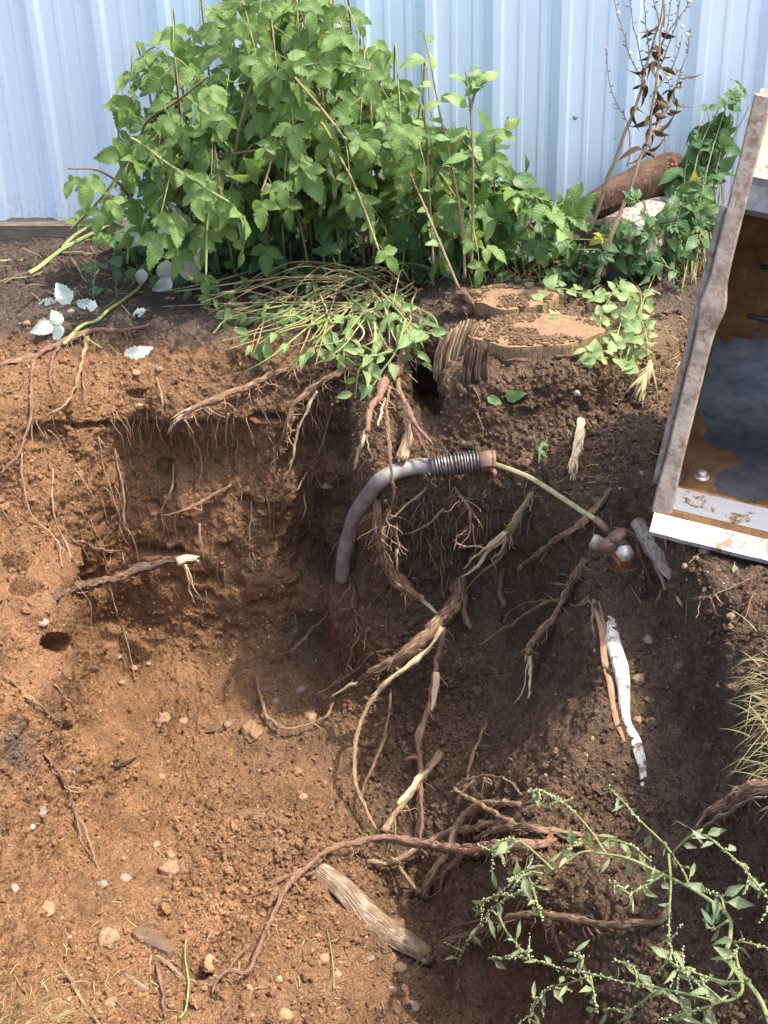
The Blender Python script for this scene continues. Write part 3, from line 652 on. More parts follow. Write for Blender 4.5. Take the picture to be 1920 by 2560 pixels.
# bolt with washer on the floor plate
dr = ray(1752., 1194.); t_ = ((B(0, 0, .014) - CP) @ bz) / (dr @ bz); bc = CP + dr * t_
mb = MB()
for r, z0, z1 in ((.021, 0, .006), (.012, .006, .018)):
    V = [bc + bw * math.cos(a) * r + bn * math.sin(a) * r + bz * z for z in (z0, z1) for a in np.linspace(0, 2 * math.pi, 14, endpoint=False)] + [bc + bz * z1]
    mb.add(V, [(k, (k + 1) % 14, 14 + (k + 1) % 14, 14 + k) for k in range(14)] + [(14 + k, 14 + (k + 1) % 14, 28) for k in range(14)])
mb.obj('bolt', 'nut_steel', bucket)

# ------------------------------------------------------------------ stumps and logs
def stump(name, label, cx, cy_, ytop, ztop, rx, ry, hgt, seed, tilt=0.0):
    c = aty(np.array(float(cx)), np.array(float(cy_)), ytop); c[2] = ztop
    t = thing(name, label, 'stump', (c[0], c[1], ztop - hgt)); ns = 72; rs = np.random.default_rng(seed)
    ang = np.linspace(0, 2 * math.pi, ns, endpoint=False)
    rad = 1 + .16 * (np.array([vnoise(np.array([math.cos(a) * 1.6 + seed, math.sin(a) * 1.6, 0])) for a in ang]) - .5) * 2 + .05 * np.sin(ang * 7 + seed)
    crack = [i for i in range(ns) if rs.random() < .1]
    for i in crack: rad[i] *= .9
    def P(i, f, z): a = ang[i % ns]; return np.array([c[0] + math.cos(a) * rx * rad[i % ns] * f, c[1] + math.sin(a) * ry * rad[i % ns] * f, z + tilt * math.cos(a) * f])
    mb = MB(); V = []; nr = 12
    for k in range(nr + 1):
        for i in range(ns): p = P(i, k / nr, ztop); p[2] += .010 * (fbm(p * 22 + seed, 3) - .5) + (.004 * (1 if (k // 2) % 2 else -1) if 0 < k < nr else 0) * .3; V.append(p - c)
    mb.add(V, [(k * ns + i, (k + 1) * ns + i, (k + 1) * ns + (i + 1) % ns, k * ns + (i + 1) % ns) for k in range(nr) for i in range(ns)], [(0, 0)] * len(V))
    o = mb.obj('cut_top', 'stump_top'); o.location = c; o.parent = t; o.matrix_parent_inverse = Matrix.Translation(t.location).inverted()
    mb = MB(); V = []; zz = [0, -.008, -.018, -.032, -.036, -.09, -.16, -hgt]; ff = [1.0, 1.004, 1.0, .995, 1.05, 1.06, 1.1, 1.25]
    for z, f in zip(zz, ff):
        for i in range(ns):
            p = P(i, f * (1 + (.05 * (vnoise(np.array([i * 1.7, z * 9, seed])) - .5) if z < -.033 else 0)), ztop + z + (.02 * (vnoise(np.array([i * .5, 3., seed])) - .5) if z in (-.032, -.036) else 0)); V.append(p - c)
    mb.add(V, [(k * ns + i, k * ns + (i + 1) % ns, (k + 1) * ns + (i + 1) % ns, (k + 1) * ns + i) for k in range(len(zz) - 1) for i in range(ns)], [(0, 0)] * len(V))
    mb.mi = [0 if k < 3 else 1 for k in range(len(zz) - 1) for i in range(ns)]
    o = mb.obj('bark', ['stump_rim', 'stump_bark'], None, False); o.location = c; o.parent = t; o.matrix_parent_inverse = Matrix.Translation(t.location).inverted()
    return t, c
st1, c1 = stump('tree_stump', 'sawn tree stump with cracked pale rim at the front of the mound', 1340, 846, 3.82, .080, .19, .125, .30, 3, .0)
st2, c2 = stump('tree_stump', 'smaller low sawn stump behind the cracked front stump', 1275, 738, 4.10, .075, .135, .10, .16, 8)
def top_dirt(parent, c, rx, ry, n, seed):
    rs = np.random.default_rng(seed); v, f_ = I0; mb = MB()
    for _ in range(n):
        a = rs.uniform(0, 6.28); q = rs.uniform(0, 1) ** .5; r = rs.uniform(.0015, .006) * (1.4 if rs.random() < .12 else 1); p = c + np.array([math.cos(a) * rx * q, math.sin(a) * ry * q, .004])
        if fbm(p * 14 + seed, 2) > .5 + .12 * rs.random(): continue
        mb.add(v * np.array([1, 1, .6]) * r * rs.uniform(.7, 1.3, (len(v), 1)) + p, f_)
    tag(mb.obj('sawdust_and_soil', 'crumb_brown', parent, False), kind='stuff')
def ico0():
    import bmesh
    bm = bmesh.new(); bmesh.ops.create_icosphere(bm, subdivisions=1, radius=1.0); V = np.array([q.co[:] for q in bm.verts]); Fc = [tuple(q.index for q in f.verts) for f in bm.faces]; bm.free(); return V, Fc
I0 = ico0(); mat_soil('crumb_brown', False, (.2, .128, .075))
top_dirt(st1, c1, .185, .125, 1500, 5); top_dirt(st2, c2, .13, .10, 700, 6)
# bark chunk on the stump's front left corner, and the split slab left of it
def chunk(name, label, poly, depth, y, mats, parent=None, seed=0, ynear=None, cat='wood', rows=14, rough=.012):
    """solid block: outline given in the picture at distance y, with real depth behind it"""
    P = np.array([aty(np.array(a), np.array(b), y if ynear is None else y + (ynear - y) * (k in ynear_idx)) for k, (a, b) in enumerate(poly)]) if False else np.array([aty(np.array(a), np.array(b), y) for a, b in poly])
    cen = P.mean(0); nn = len(P); mb = MB(); L = []
    # densify outline
    Q = []
    for i in range(nn):
        for t_ in np.linspace(0, 1, 6, endpoint=False): Q.append(P[i] * (1 - t_) + P[(i + 1) % nn] * t_)
    Q = np.array(Q); Q += np.array([0, 1, 0]) * 0 + (np.array([[vnoise(q * 60 + seed), 0, vnoise(q * 60 + 9 + seed)] for q in Q]) - .5) * rough
    m_ = len(Q); V = []
    for f, dy in ((0, 0.0), (.5, -.002), (.96, .0), (1.0, .003), (1.0, depth * .5), (.95, depth), (0, depth)):
        for q in Q:
            p = cen + (q - cen) * f; p = p + np.array([0, dy + (rough * 1.2 * (fbm(p * np.array([60, 60, 8]) + seed, 2) - .5) if f not in (0,) else 0), 0]); V.append(p)
    mb.add(V, [(k * m_ + i, k * m_ + (i + 1) % m_, (k + 1) * m_ + (i + 1) % m_, (k + 1) * m_ + i) for k in range(6) for i in range(m_)], [(p[0], p[2]) for p in V])
    o = mb.obj(name, mats, parent, False)
    if label: tag(o, label, cat)
    return o
slab_ = thing('split_root_slab', 'split slab of pale root wood standing left of the front stump', 'wood', aty(np.array(1120.), np.array(940.), 3.8))
def splint(win, x0, y0, x1, y1, y, r, mat, bend=0.0):
    a_, b_ = W(win, f'{x0} {y0} {x1} {y1}'); m_ = ((a_[0] + b_[0]) / 2 + bend, (a_[1] + b_[1]) / 2); P = np.array([aty(np.array(p[0]), np.array(p[1]), y + dy) for p, dy in ((a_, -.01), (m_, 0), (b_, .012))])
    mb = MB(); S = spline(P, 9); rr = r * WIN[win][2] * px2m(P[1]); tp = np.concatenate([np.linspace(.95, 1, len(S) - 3), [.9, .6, .2]]); mb.tube(S, rr * tp, 6, rough=.45, flat=.7); mb.obj('splint', mat, slab_ if mat != 'root_dark' else st1)
rs_ = random.Random(3)
for k in range(40):
    f = k / 39 + rs_.uniform(-.03, .03); splint('s1', 200 + 150 * f, 690 - 10 * f + rs_.uniform(-22, 12), 240 + 225 * f, 450 - 95 * min(1, f * 1.7) + rs_.uniform(-22, 22), 3.79 + rs_.uniform(-.02, .02), rs_.uniform(5, 10), rs_.choice(['pink_wood', 'root_tan', 'pale_wood', 'root_tan', 'straw']), -6)
for k in range(10):
    f = k / 9; splint('s1', 355 + 140 * f + rs_.uniform(-6, 6), 735 - 45 * f + rs_.uniform(-25, 15), 395 + 125 * f, 475 + rs_.uniform(-25, 40), 3.63 + rs_.uniform(-.012, .012), rs_.uniform(13, 20), 'root_dark', -3)
chunk('bark_block', 'small dark red bark block beside the low back stump', W('s1', '285 240 330 185 385 200 430 270 420 300 320 300'), .06, 4.02, 'stump_bark', None, 11)

def log(name, label, cat, pts, rad, mats, sides=14, rough=.12, ends=None, flat=None):
    mb = MB(); mb.tube(spline(pts), rad if np.isscalar(rad) else np.interp(np.linspace(0, 1, len(spline(pts))), np.linspace(0, 1, len(rad)), rad), sides, rough=rough, cap=True, flat=flat)
    if ends:
        nb = sides; mb.mi = [0] * len(mb.mi)
        for k in range(sides): mb.mi[-1 - k] = 1; mb.mi[-1 - sides - k] = 1
    o = mb.obj(name, mats); return tag(o, label, cat)
def sp3(win, txt, off, y=None):
    pts = W(win, txt); n = len(pts)
    offs = np.interp(np.linspace(0, 1, n), np.linspace(0, 1, len(off)), off) if not np.isscalar(off) else [off] * n
    return np.array([lift(a, b, o) if y is None else aty(np.array(a), np.array(b), y) for (a, b), o in zip(pts, offs)])
# sawn log lying behind, right of the bush
la = np.array([aty(np.array(1535.), np.array(622.), 4.30), aty(np.array(1600.), np.array(590.), 4.5), aty(np.array(1690.), np.array(560.), 4.75)])
o = log('sawn_log', 'grey sawn log end with white lichen lying below the tall weed', 'log', la, .105, ['log_bark', 'log_end'], 22, .06, True)
lb = np.array([aty(np.array(1480.), np.array(520.), 4.72), aty(np.array(1570.), np.array(480.), 4.74), aty(np.array(1650.), np.array(440.), 4.78), aty(np.array(1700.), np.array(420.), 4.80)])
log('rotten_log', 'rotten bark covered log with pale end leaning on the fence', 'log', lb, [.045, .065, .068, .062], ['stump_bark', 'grey_wood'], 18, .22, True)
log('birch_log', 'peeling white birch log on the pit floor under crossing roots', 'log', sp3('s', '800 2180 860 2225 930 2285 1000 2340 1085 2398', [.02, .03, .03, .03, .02]), [.026, .033, .034, .032, .022], ['birch_weathered', 'grey_wood'], 16, .22, True, .75)
log('buried_birch_log', 'white birch log half buried along the soil ridge', 'log', sp3('s', '1510 1500 1535 1610 1556 1700 1570 1790 1592 1860 1604 1925 1606 1985', [-.05, .002, .004, .003, -.004, .002, -.02]), [.016, .018, .019, .0185, .012, .013, .005], ['birch_bark', 'grey_wood'], 14, .2, True, .8)
log('bark_strip', 'red bark strip beside the buried white birch log', 'bark', sp3('s', '1488 1500 1502 1570 1512 1650 1524 1720 1540 1790 1560 1860', [.0, .012, .012, .012, .01, .0]), [.006, .009, .010, .009, .007, .004], 'pink_wood', 8, .3, False, .5)
log('split_timber', 'weathered split timber between the brass valve and the bucket', 'wood', sp3('q3', '660 330 720 440 790 580 850 690 900 750', [.02, .02, .025, .02, .0]), [.024, .027, .026, .02, .012], 'grey_wood', 10, .25, False, .7)
log('wood_splint', 'thin dark splint beside the weathered split timber', 'wood', sp3('q3', '660 430 720 560 790 720 850 845', .03), [.004, .007, .007, .004], 'grey_wood', 6, .2)

# ------------------------------------------------------------------ service pipe with valve
def front(px, py, y, r):
    P = aty(np.array(float(px)), np.array(float(py)), y); Q = lift(px, py, r)
    return Q if np.linalg.norm(Q - CP) < np.linalg.norm(P - CP) else P
pipe = thing('service_pipe', 'grey buried water pipe arching from the soil to a brass valve', 'pipe', surf(850, 1420))
pp = sp3('z4', '165 1290 172 1200 195 1100 225 1010 270 930 330 865 400 825 480 808 560 806', 0, 3.55)
yv = np.linspace(3.70, 3.50, len(pp)); pp = np.array([front(a, b, y, .03 if b < 1380 else -.02) for (a, b), y in zip(W('z4', '165 1290 172 1200 195 1100 225 1010 270 930 330 865 400 825 480 808 560 806'), yv)])
mb = MB(); mb.tube(spline(pp), .0235, 14, rough=.03); mb.obj('pipe_body', 'poly_pipe', pipe)
cl = np.array([front(a, b, 3.49, .035) for a, b in W('z4', '545 812 620 800 700 790 765 784')]); cs = spline(cl)
mb = MB(); mb.tube(cs, .027, 12, rough=.08); mb.obj('wrap_tape', 'tape', pipe)
mb = MB(); L = len(cs); hel = []
for k in range(230):
    t_ = k / 229; i = min(int(t_ * (L - 1)), L - 2); a = t_ * (L - 1) - i; p = cs[i] * (1 - a) + cs[i + 1] * a; T = cs[i + 1] - cs[i]; T = T / np.linalg.norm(T)
    u = np.cross(T, [0, 0, 1]); u /= np.linalg.norm(u); q = np.cross(T, u); an = t_ * 2 * math.pi * 17
    hel.append(p + (u * math.cos(an) + q * math.sin(an)) * (.029 + .0035 * vnoise(np.array([k * .37, 1., 2.]))) + T * .006 * (vnoise(np.array([k * .05, 5., 1.])) - .5) * 2)
mb.tube(hel, .0032, 5); mb.obj('wire_wrap', 'wire', pipe)
mb = MB(); c3 = np.array([front(a, b, 3.485, .035) for a, b in W('z4', '760 785 800 780 822 781')]); mb.tube(c3, [.030, .031, .030], 8, rough=.05); T = c3[-1] - c3[0]; T /= np.linalg.norm(T)
mb.tube([c3[-1] - T * .006, c3[-1] + T * .004], [.033, .031], 8); mb.tube(np.array([front(a, b, 3.47, .05) for a, b in W('z4', '800 800 822 830 818 850')]), [.008, .009, .006], 6); mb.obj('clamp', 'brass', pipe)
ct = [(a, b) for a, b in W('z4', '815 793 880 815 960 850 1050 905 1130 955 1200 1000 1260 1035')]
mb = MB(); yc = np.linspace(3.48, 3.22, len(ct)); mb.tube(spline(np.array([front(a, b, y, .03) for (a, b), y in zip(ct, yc)])), .0076, 8, rough=.04); mb.obj('copper_tube', 'green_copper', pipe)
c4 = W('z4', '1258 1033 1300 1062 1320 1078 1350 1108'); mb = MB(); P4 = np.array([front(a, b, y, .03) for (a, b), y in zip(c4, (3.22, 3.19, 3.175, 3.15))]); mb.tube(P4[:3], .0105, 8, rough=.05); mb.tube(P4[1:], .0075, 8); mb.obj('copper_sleeve', 'brass', pipe)
VOFF = min(0.0, min(lift(760 + .5787 * x, 700 + .5787 * y, .045)[1] - 3.14 for x, y in ((1250, 1125), (1300, 1150), (1355, 1125), (1385, 1235), (1385, 1180))))
vb = lambda x, y, d_=3.13: aty(np.array(760 + .5787 * x), np.array(700 + .5787 * y), d_ + VOFF)
print('valve offset', VOFF)
valve = MB(); valve.tube([vb(1285, 1152, 3.16), vb(1305, 1148, 3.15), vb(1330, 1140), vb(1358, 1128)], [.017, .020, .022, .021], 12, rough=.06)
valve.tube([vb(1352, 1098), vb(1358, 1112)], [.026, .026], 6); valve.tube([vb(1357, 1110), vb(1362, 1150), vb(1366, 1172)], [.020, .021, .022], 10, rough=.05)
valve.tube([vb(1363, 1150), vb(1366, 1164)], [.027, .027], 6); vo_ = valve.obj('valve_body', 'brass', pipe)
mb = MB(); mb.tube([vb(1300, 1148, 3.155), vb(1268, 1135, 3.165), vb(1262, 1133, 3.165), vb(1242, 1122, 3.17)], [.016, .019, .021, .018], 10, rough=.12); mb.obj('side_outlet', 'verdigris', vo_)
mb = MB(); mb.tube([vb(1338, 1150, 3.14), vb(1368, 1200, 3.13), vb(1390, 1240, 3.125)], [.022, .024, .025], 4, rough=.0); mb.obj('valve_foot', 'cut_copper', vo_)
mb = MB(); ax = np.array([.1, -.85, .42]); ax /= np.linalg.norm(ax); nc = vb(1385, 1180, 3.09)
mb.tube([nc - ax * .045, nc - ax * .01], [.011, .013], 10); mb.tube([nc - ax * .012, nc + ax * .012], [.022, .022], 6); mb.tube([nc + ax * .010, nc + ax * .018], [.016, .015], 14); mb.obj('end_nut', 'nut_steel', vo_)

# ------------------------------------------------------------------ roots
def strand(win, txt, r, off, sides=7, rough=.22):
    """a root drawn in a picture window: path lifted off the soil, radius in that window's pixels"""
    pts = W(win, txt); n = len(pts)
    offs = np.interp(np.linspace(0, 1, n), np.linspace(0, 1, len(np.atleast_1d(off))), np.atleast_1d(off))
    P = np.array([lift(a, b, o) for (a, b), o in zip(pts, offs)])
    # smooth the distance along the strand so it bridges hollows instead of following every bump
    D = np.linalg.norm(P - CP, axis=1); Ds = D.copy()
    for _ in range(2):
        Ds[1:-1] = np.minimum(D[1:-1], .25 * Ds[:-2] + .5 * Ds[1:-1] + .25 * Ds[2:])
    P = CP + (P - CP) * (Ds / D)[:, None]
    S = spline(P); S = S + (np.stack([fbm(S * 22 + k * 31, 2) for k in range(3)], -1) - .5) * .011 + (np.stack([fbm(S * 70 + k * 17, 2) for k in range(3)], -1) - .5) * .006
    rr = np.interp(np.linspace(0, 1, len(S)), np.linspace(0, 1, len(np.atleast_1d(r))), np.atleast_1d(r)) * WIN[win][2] * px2m(P.mean(0))
    rr = rr * (1 + .7 * (np.array([vnoise(p * 38) for p in S]) - .5)); return S, np.maximum(rr, .0011)
def hairs(S, rr, n, L=.06, down=.75):
    mb = MB()
    for _ in range(n):
        i = random.randrange(len(S)); p = S[i].copy(); dv = np.array([random.uniform(-1, 1), random.uniform(-.8, .3), random.uniform(-1, .4) * down - .25]); dv /= np.linalg.norm(dv)
        l = L * random.uniform(.3, 1.2); pts = [p]
        for k in range(4):
            dv = dv + np.array([random.uniform(-.9, .9), random.uniform(-.6, .5), random.uniform(-.8, .5)]); dv /= np.linalg.norm(dv); pts.append(pts[-1] + dv * l / 4)
        mb.tube(pts, np.linspace(.0018, .0009, 5), 3, cap=False)
    return mb
def splinters(mb, P, D, n, L, spread, r=.0035):
    D = D / np.linalg.norm(D)
    for _ in range(n):
        q = D + np.array([random.uniform(-1, 1) for _ in range(3)]) * spread; q /= np.linalg.norm(q); l = L * random.uniform(.45, 1.1)
        b = P - D * L * .35 + np.array([random.uniform(-1, 1) for _ in range(3)]) * r * 1.6
        mb.tube([b, b + q * l * .55, b + q * l + np.array([0, 0, -.12 * l])], [r, r * .8, r * .12], 4, rough=.3)
def shreds(mb, S, R):
    L = np.linalg.norm(np.diff(S, axis=0), axis=1).sum()
    for _ in range(int(L / .009)):
        i = random.randrange(1, len(S) - 1); T = S[i + 1] - S[i - 1]; T /= np.linalg.norm(T); a = rdir(1); a -= T * (a @ T); a /= np.linalg.norm(a); l = random.uniform(.008, .026); sg = random.choice((-1, 1))
        p = S[i] + a * R[i] * .97; mb.tube([p, p + T * sg * l * .5 + a * R[i] * .12, p + T * sg * l + a * random.uniform(.001, .007)], [.0014, .0012, .0004], 3, cap=False)
def rdir(s=1.0): return np.array([random.gauss(0, s) for _ in range(3)])
def root(label, strands, mat='root_brown', nh=8, end=None, group=None, hair_len=.05):
    """strands: (window, path, radius, offset[, material]); the first is the main root"""
    S0, R0 = strand(*strands[0][:4]); t = thing('root', label, 'root', S0[0], group)
    for k, s in enumerate(strands):
        S, R = (S0, R0) if k == 0 else strand(*s[:4]); mb = MB(); mb.tube(S, R * 1.0, 12 if R.max() > .006 else 7, rough=.5)
        if R.max() > .0035: shreds(mb, S, R * 1.0)
        mb.obj('main_root' if k == 0 else 'side_root', s[4] if len(s) > 4 else mat, t)
    if nh: tag(hairs(S0, R0, int(nh * 1.5), hair_len * 1.1).obj('root_hairs', 'hair_root', t), kind='stuff')
    if end:
        n, L, spread = end; mb = MB(); splinters(mb, S0[-1], S0[-1] - S0[-4], n, L, spread, max(.0022, R0[-4:].max() * .42)); tag(mb.obj('splintered_end', 'pale_wood', t), kind='stuff')
    return t
root('long red root lying along the left rim of the pit', [('z3', '-60 385 0 365 60 345 150 320 220 295 330 255 430 225 540 215 650 200', [9, 12, 12, 12, 10, 6], .012),
     ('z3', '150 315 135 400 135 480 140 580 120 680 60 760 -10 835', [9, 7, 5, 5, 4], [.01, .03, .05, .05, .03]), ('z3', '130 310 100 400 75 470 -10 495', [5, 3], .015),
     ('z3', '255 285 225 350 215 430 235 490', [6, 3], .02), ('z3', '380 260 350 360 320 470 270 545 205 588', [10, 9, 6, 4], [.01, .03, .05, .05], 'root_tan'), ('z3', '352 370 365 450 370 530', [6, 3], .02)], 'root_red', 40, hair_len=.05)
root('stout broken root with pale torn tip jutting left below the brush', [('z3', '1280 360 1180 410 1080 455 980 500 900 530 790 575', [10, 15, 17, 15, 15, 10], [.0, .02, .05, .07]), ('z3', '830 588 770 630 720 668', [5, 4, 3], [.06, .07], 'pale_wood')], 'root_brown', 40, (9, .06, .18), hair_len=.06)
root('drooping forked root right of the stout broken root', [('z3', '1500 375 1410 430 1330 490 1270 550 1240 640 1210 720 1180 800', [12, 17, 15, 11, 8, 4], [.0, .03, .05, .05, .04]), ('z3', '1170 820 1150 900 1160 1000 1165 1110', [5, 5, 3, 1.5], [.04, .02]), ('z3', '1370 485 1330 560 1290 690 1265 790 1235 850', [7, 6, 5, 3], [.04, .07, .06], 'pale_wood'), ('z3', '1270 800 1230 900 1210 1040', [3, 2, 1.5], .03)], 'root_brown', 34)
root('curved root stub standing out of the middle of the back face', [('z3', '700 1020 800 990 880 950 960 905 1000 880', [3, 6, 8, 8], [.06, .04, .02, .0])], 'root_brown', 4)
root('thick dark stick root across the left of the back face', [('z3', '230 1375 350 1330 470 1295 600 1255 720 1215 845 1205', [16, 20, 21, 20, 19, 14], [.0, .04, .07, .09, .1]), ('z3', '770 1215 815 1206 850 1206', [16, 15, 10], [.115, .12], 'pale_wood')], 'root_dark', 14, (5, .025, .12))
root('pale torn splint hanging under the tip of the dark stick root', [('z3', '805 1232 815 1300 822 1350 840 1395', [7, 6, 4, 2], [.05, .03]), ('z3', '815 1240 835 1320 865 1370', [4, 3, 2], .04)], 'pale_wood', 2)
root('thin rootlet bowed above the dark stick root', [('z3', '265 1145 285 1130 350 1130 430 1160 555 1172', [3, 6, 6, 5, 2], .02)], 'root_red', 3)
thin = [('z3', '70 750 90 870 130 1000 180 1070 240 1140 265 1250', 'leftmost of the long thin roots hanging down the back face'), ('z3', '215 830 220 950 245 1060 280 1160 330 1300 385 1420 395 1690', 'long thin root running down behind the dark stick root'),
        ('z3', '415 680 440 800 480 930 510 1030 520 1100', 'thin straight root below the crack, left of its look-alike'), ('z3', '505 730 520 830 530 950 530 1050 570 1100 600 1220', 'thin kinked root below the crack, right of its look-alike'),
        ('z3', '745 800 740 900 700 1010 710 1080 685 1160', 'thin root passing behind the curved root stub'), ('z3', '670 410 700 500 710 580 715 640', 'short thin root above the crack left of the stout broken root'),
        ('z3', '820 650 860 740 870 850 840 920', 'thin root hanging from the torn tip of the stout broken root'), ('z3', '985 570 975 680 990 750', 'fine root hanging from the middle of the stout broken root'),
        ('z3', '390 1040 410 1110 440 1180 450 1260 490 1380 540 1540 585 1720', 'fine long root crossing the back face down to the floor'), ('z3', '860 1050 870 1160 880 1210', 'short fine root above the tip of the dark stick root'),
        ('z3', '1080 960 1078 1080 1080 1170', 'fine straight root at the centre of the back face'), ('z3', '1335 830 1310 870 1280 910', 'tiny root stub right of the drooping forked root'), ('z3', '1330 920 1315 980 1300 1030', 'tiny lower root stub right of the drooping forked root'),
        ('z3', '1430 540 1410 640 1380 760', 'fine root beside the dark hollow of the back face'), ('z5', '240 540 290 600 330 660', 'short thin root on the corner of the left bank'), ('z3', '155 760 165 640 150 560', 'short red rootlet under the rim root')]
for win, txt, lab in thin:
    S, R = strand(win, txt, [4.8, 4.4, 3.8, 3], [.008, .022, .018, .008]); mb = MB(); mb.tube(S, R, 5, rough=.2); tag(mb.obj('thin_root', random.choice(['hair_root', 'root_tan', 'hair_root'])), lab, 'root', 'thin roots on the cut face')
root('big branching root hanging below the cut brush beside the stump', [('z4', '465 225 430 310 400 380 350 450 310 520 285 590 270 650', [24, 26, 24, 20, 15, 11], [.06, .10, .14, .15, .13]), ('z4', '270 640 255 700 240 740 225 820', [9, 10, 7, 2], [.12, .10], 'pale_wood'), ('z4', '280 620 275 690 290 740 300 780', [5, 4, 1.5], .11, 'root_tan'),
     ('z4', '400 385 410 470 450 560 480 630 520 670 560 708', [14, 13, 12, 10, 6], [.12, .13, .12]), ('z4', '385 420 360 520 355 640 370 740 375 850 385 930 370 990 330 1020', [8, 7, 6, 7, 7, 5, 2], [.12, .1, .06]), ('z4', '460 600 490 680 530 740 550 780', [5, 6, 3], .08), ('z4', '348 510 335 575 320 640', [4, 5, 3], .12, 'pale_wood')], 'root_red', 40, hair_len=.06)
root('splintered root bundle fanning down left of the copper tube', [('z4', '995 900 950 970 900 1060 865 1120', [6, 10, 14, 17], [.0, .04, .08, .09]), ('z4', '865 1120 800 1180 740 1240 680 1290', [12, 11, 8, 1.5], [.1, .12, .13], 'pale_wood'), ('z4', '860 1100 790 1160 720 1215 685 1250', [8, 7, 5, 1], [.1, .12], 'pale_wood'), ('z4', '870 1095 800 1160 740 1165 690 1155 655 1140', [5, 5, 3, 1], .11, 'pale_wood'),
     ('z4', '870 1110 850 1180 815 1210 830 1255', [6, 5, 4, 1], .1, 'pale_wood'), ('z4', '880 1115 850 1200 760 1270 705 1330', [7, 8, 5, 1.5], .08), ('z4', '925 1030 925 1100 905 1150', [3, 2, 1], .07)], 'root_tan', 14)
root('straight brown root slanting down left under the copper tube', [('z4', '1325 900 1250 990 1170 1080 1080 1130 1000 1190 930 1243', [10, 16, 15, 13, 11, 6], [.0, .03, .06, .07, .06])], 'root_brown', 12, (4, .03, .15))
root('shaggy torn root hanging in the scooped hollow left of the ridge', [('z6', '880 0 840 80 790 150 740 230 680 310 620 400', [14, 16, 17, 19, 22, 20], [.0, .04, .08, .1, .12]), ('z6', '635 420 632 500 630 600', [6, 5, 2], .12, 'pale_wood'), ('z6', '622 430 600 540 550 620', [4, 3, 1.5], .11, 'pale_wood'), ('z6', '760 165 660 205 560 270 490 310 420 370', [6, 6, 5, 3, 2], [.08, .09], 'root_tan'), ('z6', '700 180 610 185 540 220 520 270', [4, 3, 1], .06)], 'root_tan', 26, (12, .05, .25))
root('gnarled root coming out of the mound below the pipe', [('z4', '310 950 330 1080 340 1180 370 1270 430 1330 510 1385', [24, 26, 27, 27, 26, 22], [.0, .03, .05, .06]), ('z6', '160 170 200 205 245 245', [10, 8, 6], .08, 'grey_wood')], 'root_brown', 30)
root('heavy main root running diagonally from the mound down to the left', [('z6', '340 90 320 150 290 205 250 255 200 310 130 370 50 430 -40 480 -110 520', [34, 32, 30, 28, 25, 20, 16, 12, 8], [.0, .05, .09, .12, .15, .16, .16]), ('z6', '-30 478 -110 525 -230 590', [9, 8, 4], [.16, .15], 'pale_wood'), ('z6', '350 150 350 230 368 270 378 300', [15, 15, 12, 6], [.04, .05]), ('z6', '250 290 180 390 100 460 20 530 -40 590', [8, 11, 13, 12, 9], [.13, .15, .16], 'pale_wood'),
     ('z6', '-20 570 -70 650 -115 760 -130 870 -125 960 -90 1060 -30 1150', [9, 9, 8, 8, 8, 8, 6], [.16, .17, .15, .1, .05], 'root_tan'), ('z6', '35 560 25 650 -10 790 -50 900 -85 980 -95 1070', [6, 6, 6, 5, 5], [.12, .14, .1, .05])], 'root_brown', 30, hair_len=.05)
root('upright reddish root dropping from the heavy main root to the floor', [('z6', '262 290 248 340 225 420 210 540 190 640 160 760 150 850', [14, 11, 8, 13, 15, 15, 10], [.12, .12, .1, .09, .08, .05]), ('z6', '226 480 220 560 200 650', [10, 12, 6], [.115, .105], 'pale_wood'), ('z6', '155 830 158 950 165 1060 160 1200 170 1290', [12, 10, 8, 8, 6], [.06, .03]), ('z6', '150 860 110 865 90 880', [9, 8, 3], .05, 'pink_wood')], 'root_red', 12)
root('pale streaked root leaning from the floor up to the right', [('z6', '245 835 180 910 120 1000 60 1080 -5 1160', [15, 15, 16, 15, 12], [.02, .05, .08, .09]), ('z6', '180 905 120 985 60 1060', [9, 10, 7], [.07, .1], 'pale_wood'), ('z6', '45 1110 45 1160 50 1210', [4, 4, 2], .07)], 'root_tan', 18)
root('short thick root stub sticking out under the mound', [('z6', '512 40 500 120 505 160 522 205', [13, 15, 14, 8], [.0, .04, .05])], 'root_brown', 5)
root('slim bright red root on the floor of the hollow', [('z6', '455 705 410 800 385 860 370 950', [4, 6, 7, 4], [.02, .03, .03])], 'pink_wood', 3)
root('long bent root crossing the pit floor from the ridge to the lower left', [('z6', '740 1205 620 1238 500 1248 360 1245 200 1230 60 1212 -60 1208 -140 1218 -230 1250 -330 1330 -400 1410 -470 1540 -510 1640', [20, 21, 21, 21, 20, 18, 17, 16, 14, 13, 12, 11, 9], [.04, .12, .14, .14, .12, .1, .08, .06, .05]), ('z6', '560 1262 400 1262 240 1246', [12, 13, 6], [.165, .16], 'pink_wood'), ('z7', '1150 680 1100 750 1062 822 990 808 940 862 920 910', [10, 9, 9, 8, 7, 3], [.05, .03]), ('z7', '1360 380 1240 400 1150 450 1050 500', [9, 7, 4, 1.5], .05),
     ('z7', '1080 712 1030 740 980 800 945 850', [6, 6, 5, 4], .03), ('z7', '1400 330 1300 380 1220 470 1170 540', [8, 7, 5, 2], .06), ('z7', '930 890 960 935 1005 945', [5, 3, 1], .02)], 'root_red', 60, hair_len=.05)
root('loop shaped slender root at the foot of the ridge', [('z6', '595 1015 540 960 430 940 370 960 320 1000', [4, 5, 6, 6, 7], [.02, .06, .09, .1]), ('z6', '320 1000 380 1040 470 1090 560 1140 640 1160 750 1172 850 1190', [8, 9, 9, 9, 9, 8], [.1, .1, .06, .03])], 'root_tan', 14)
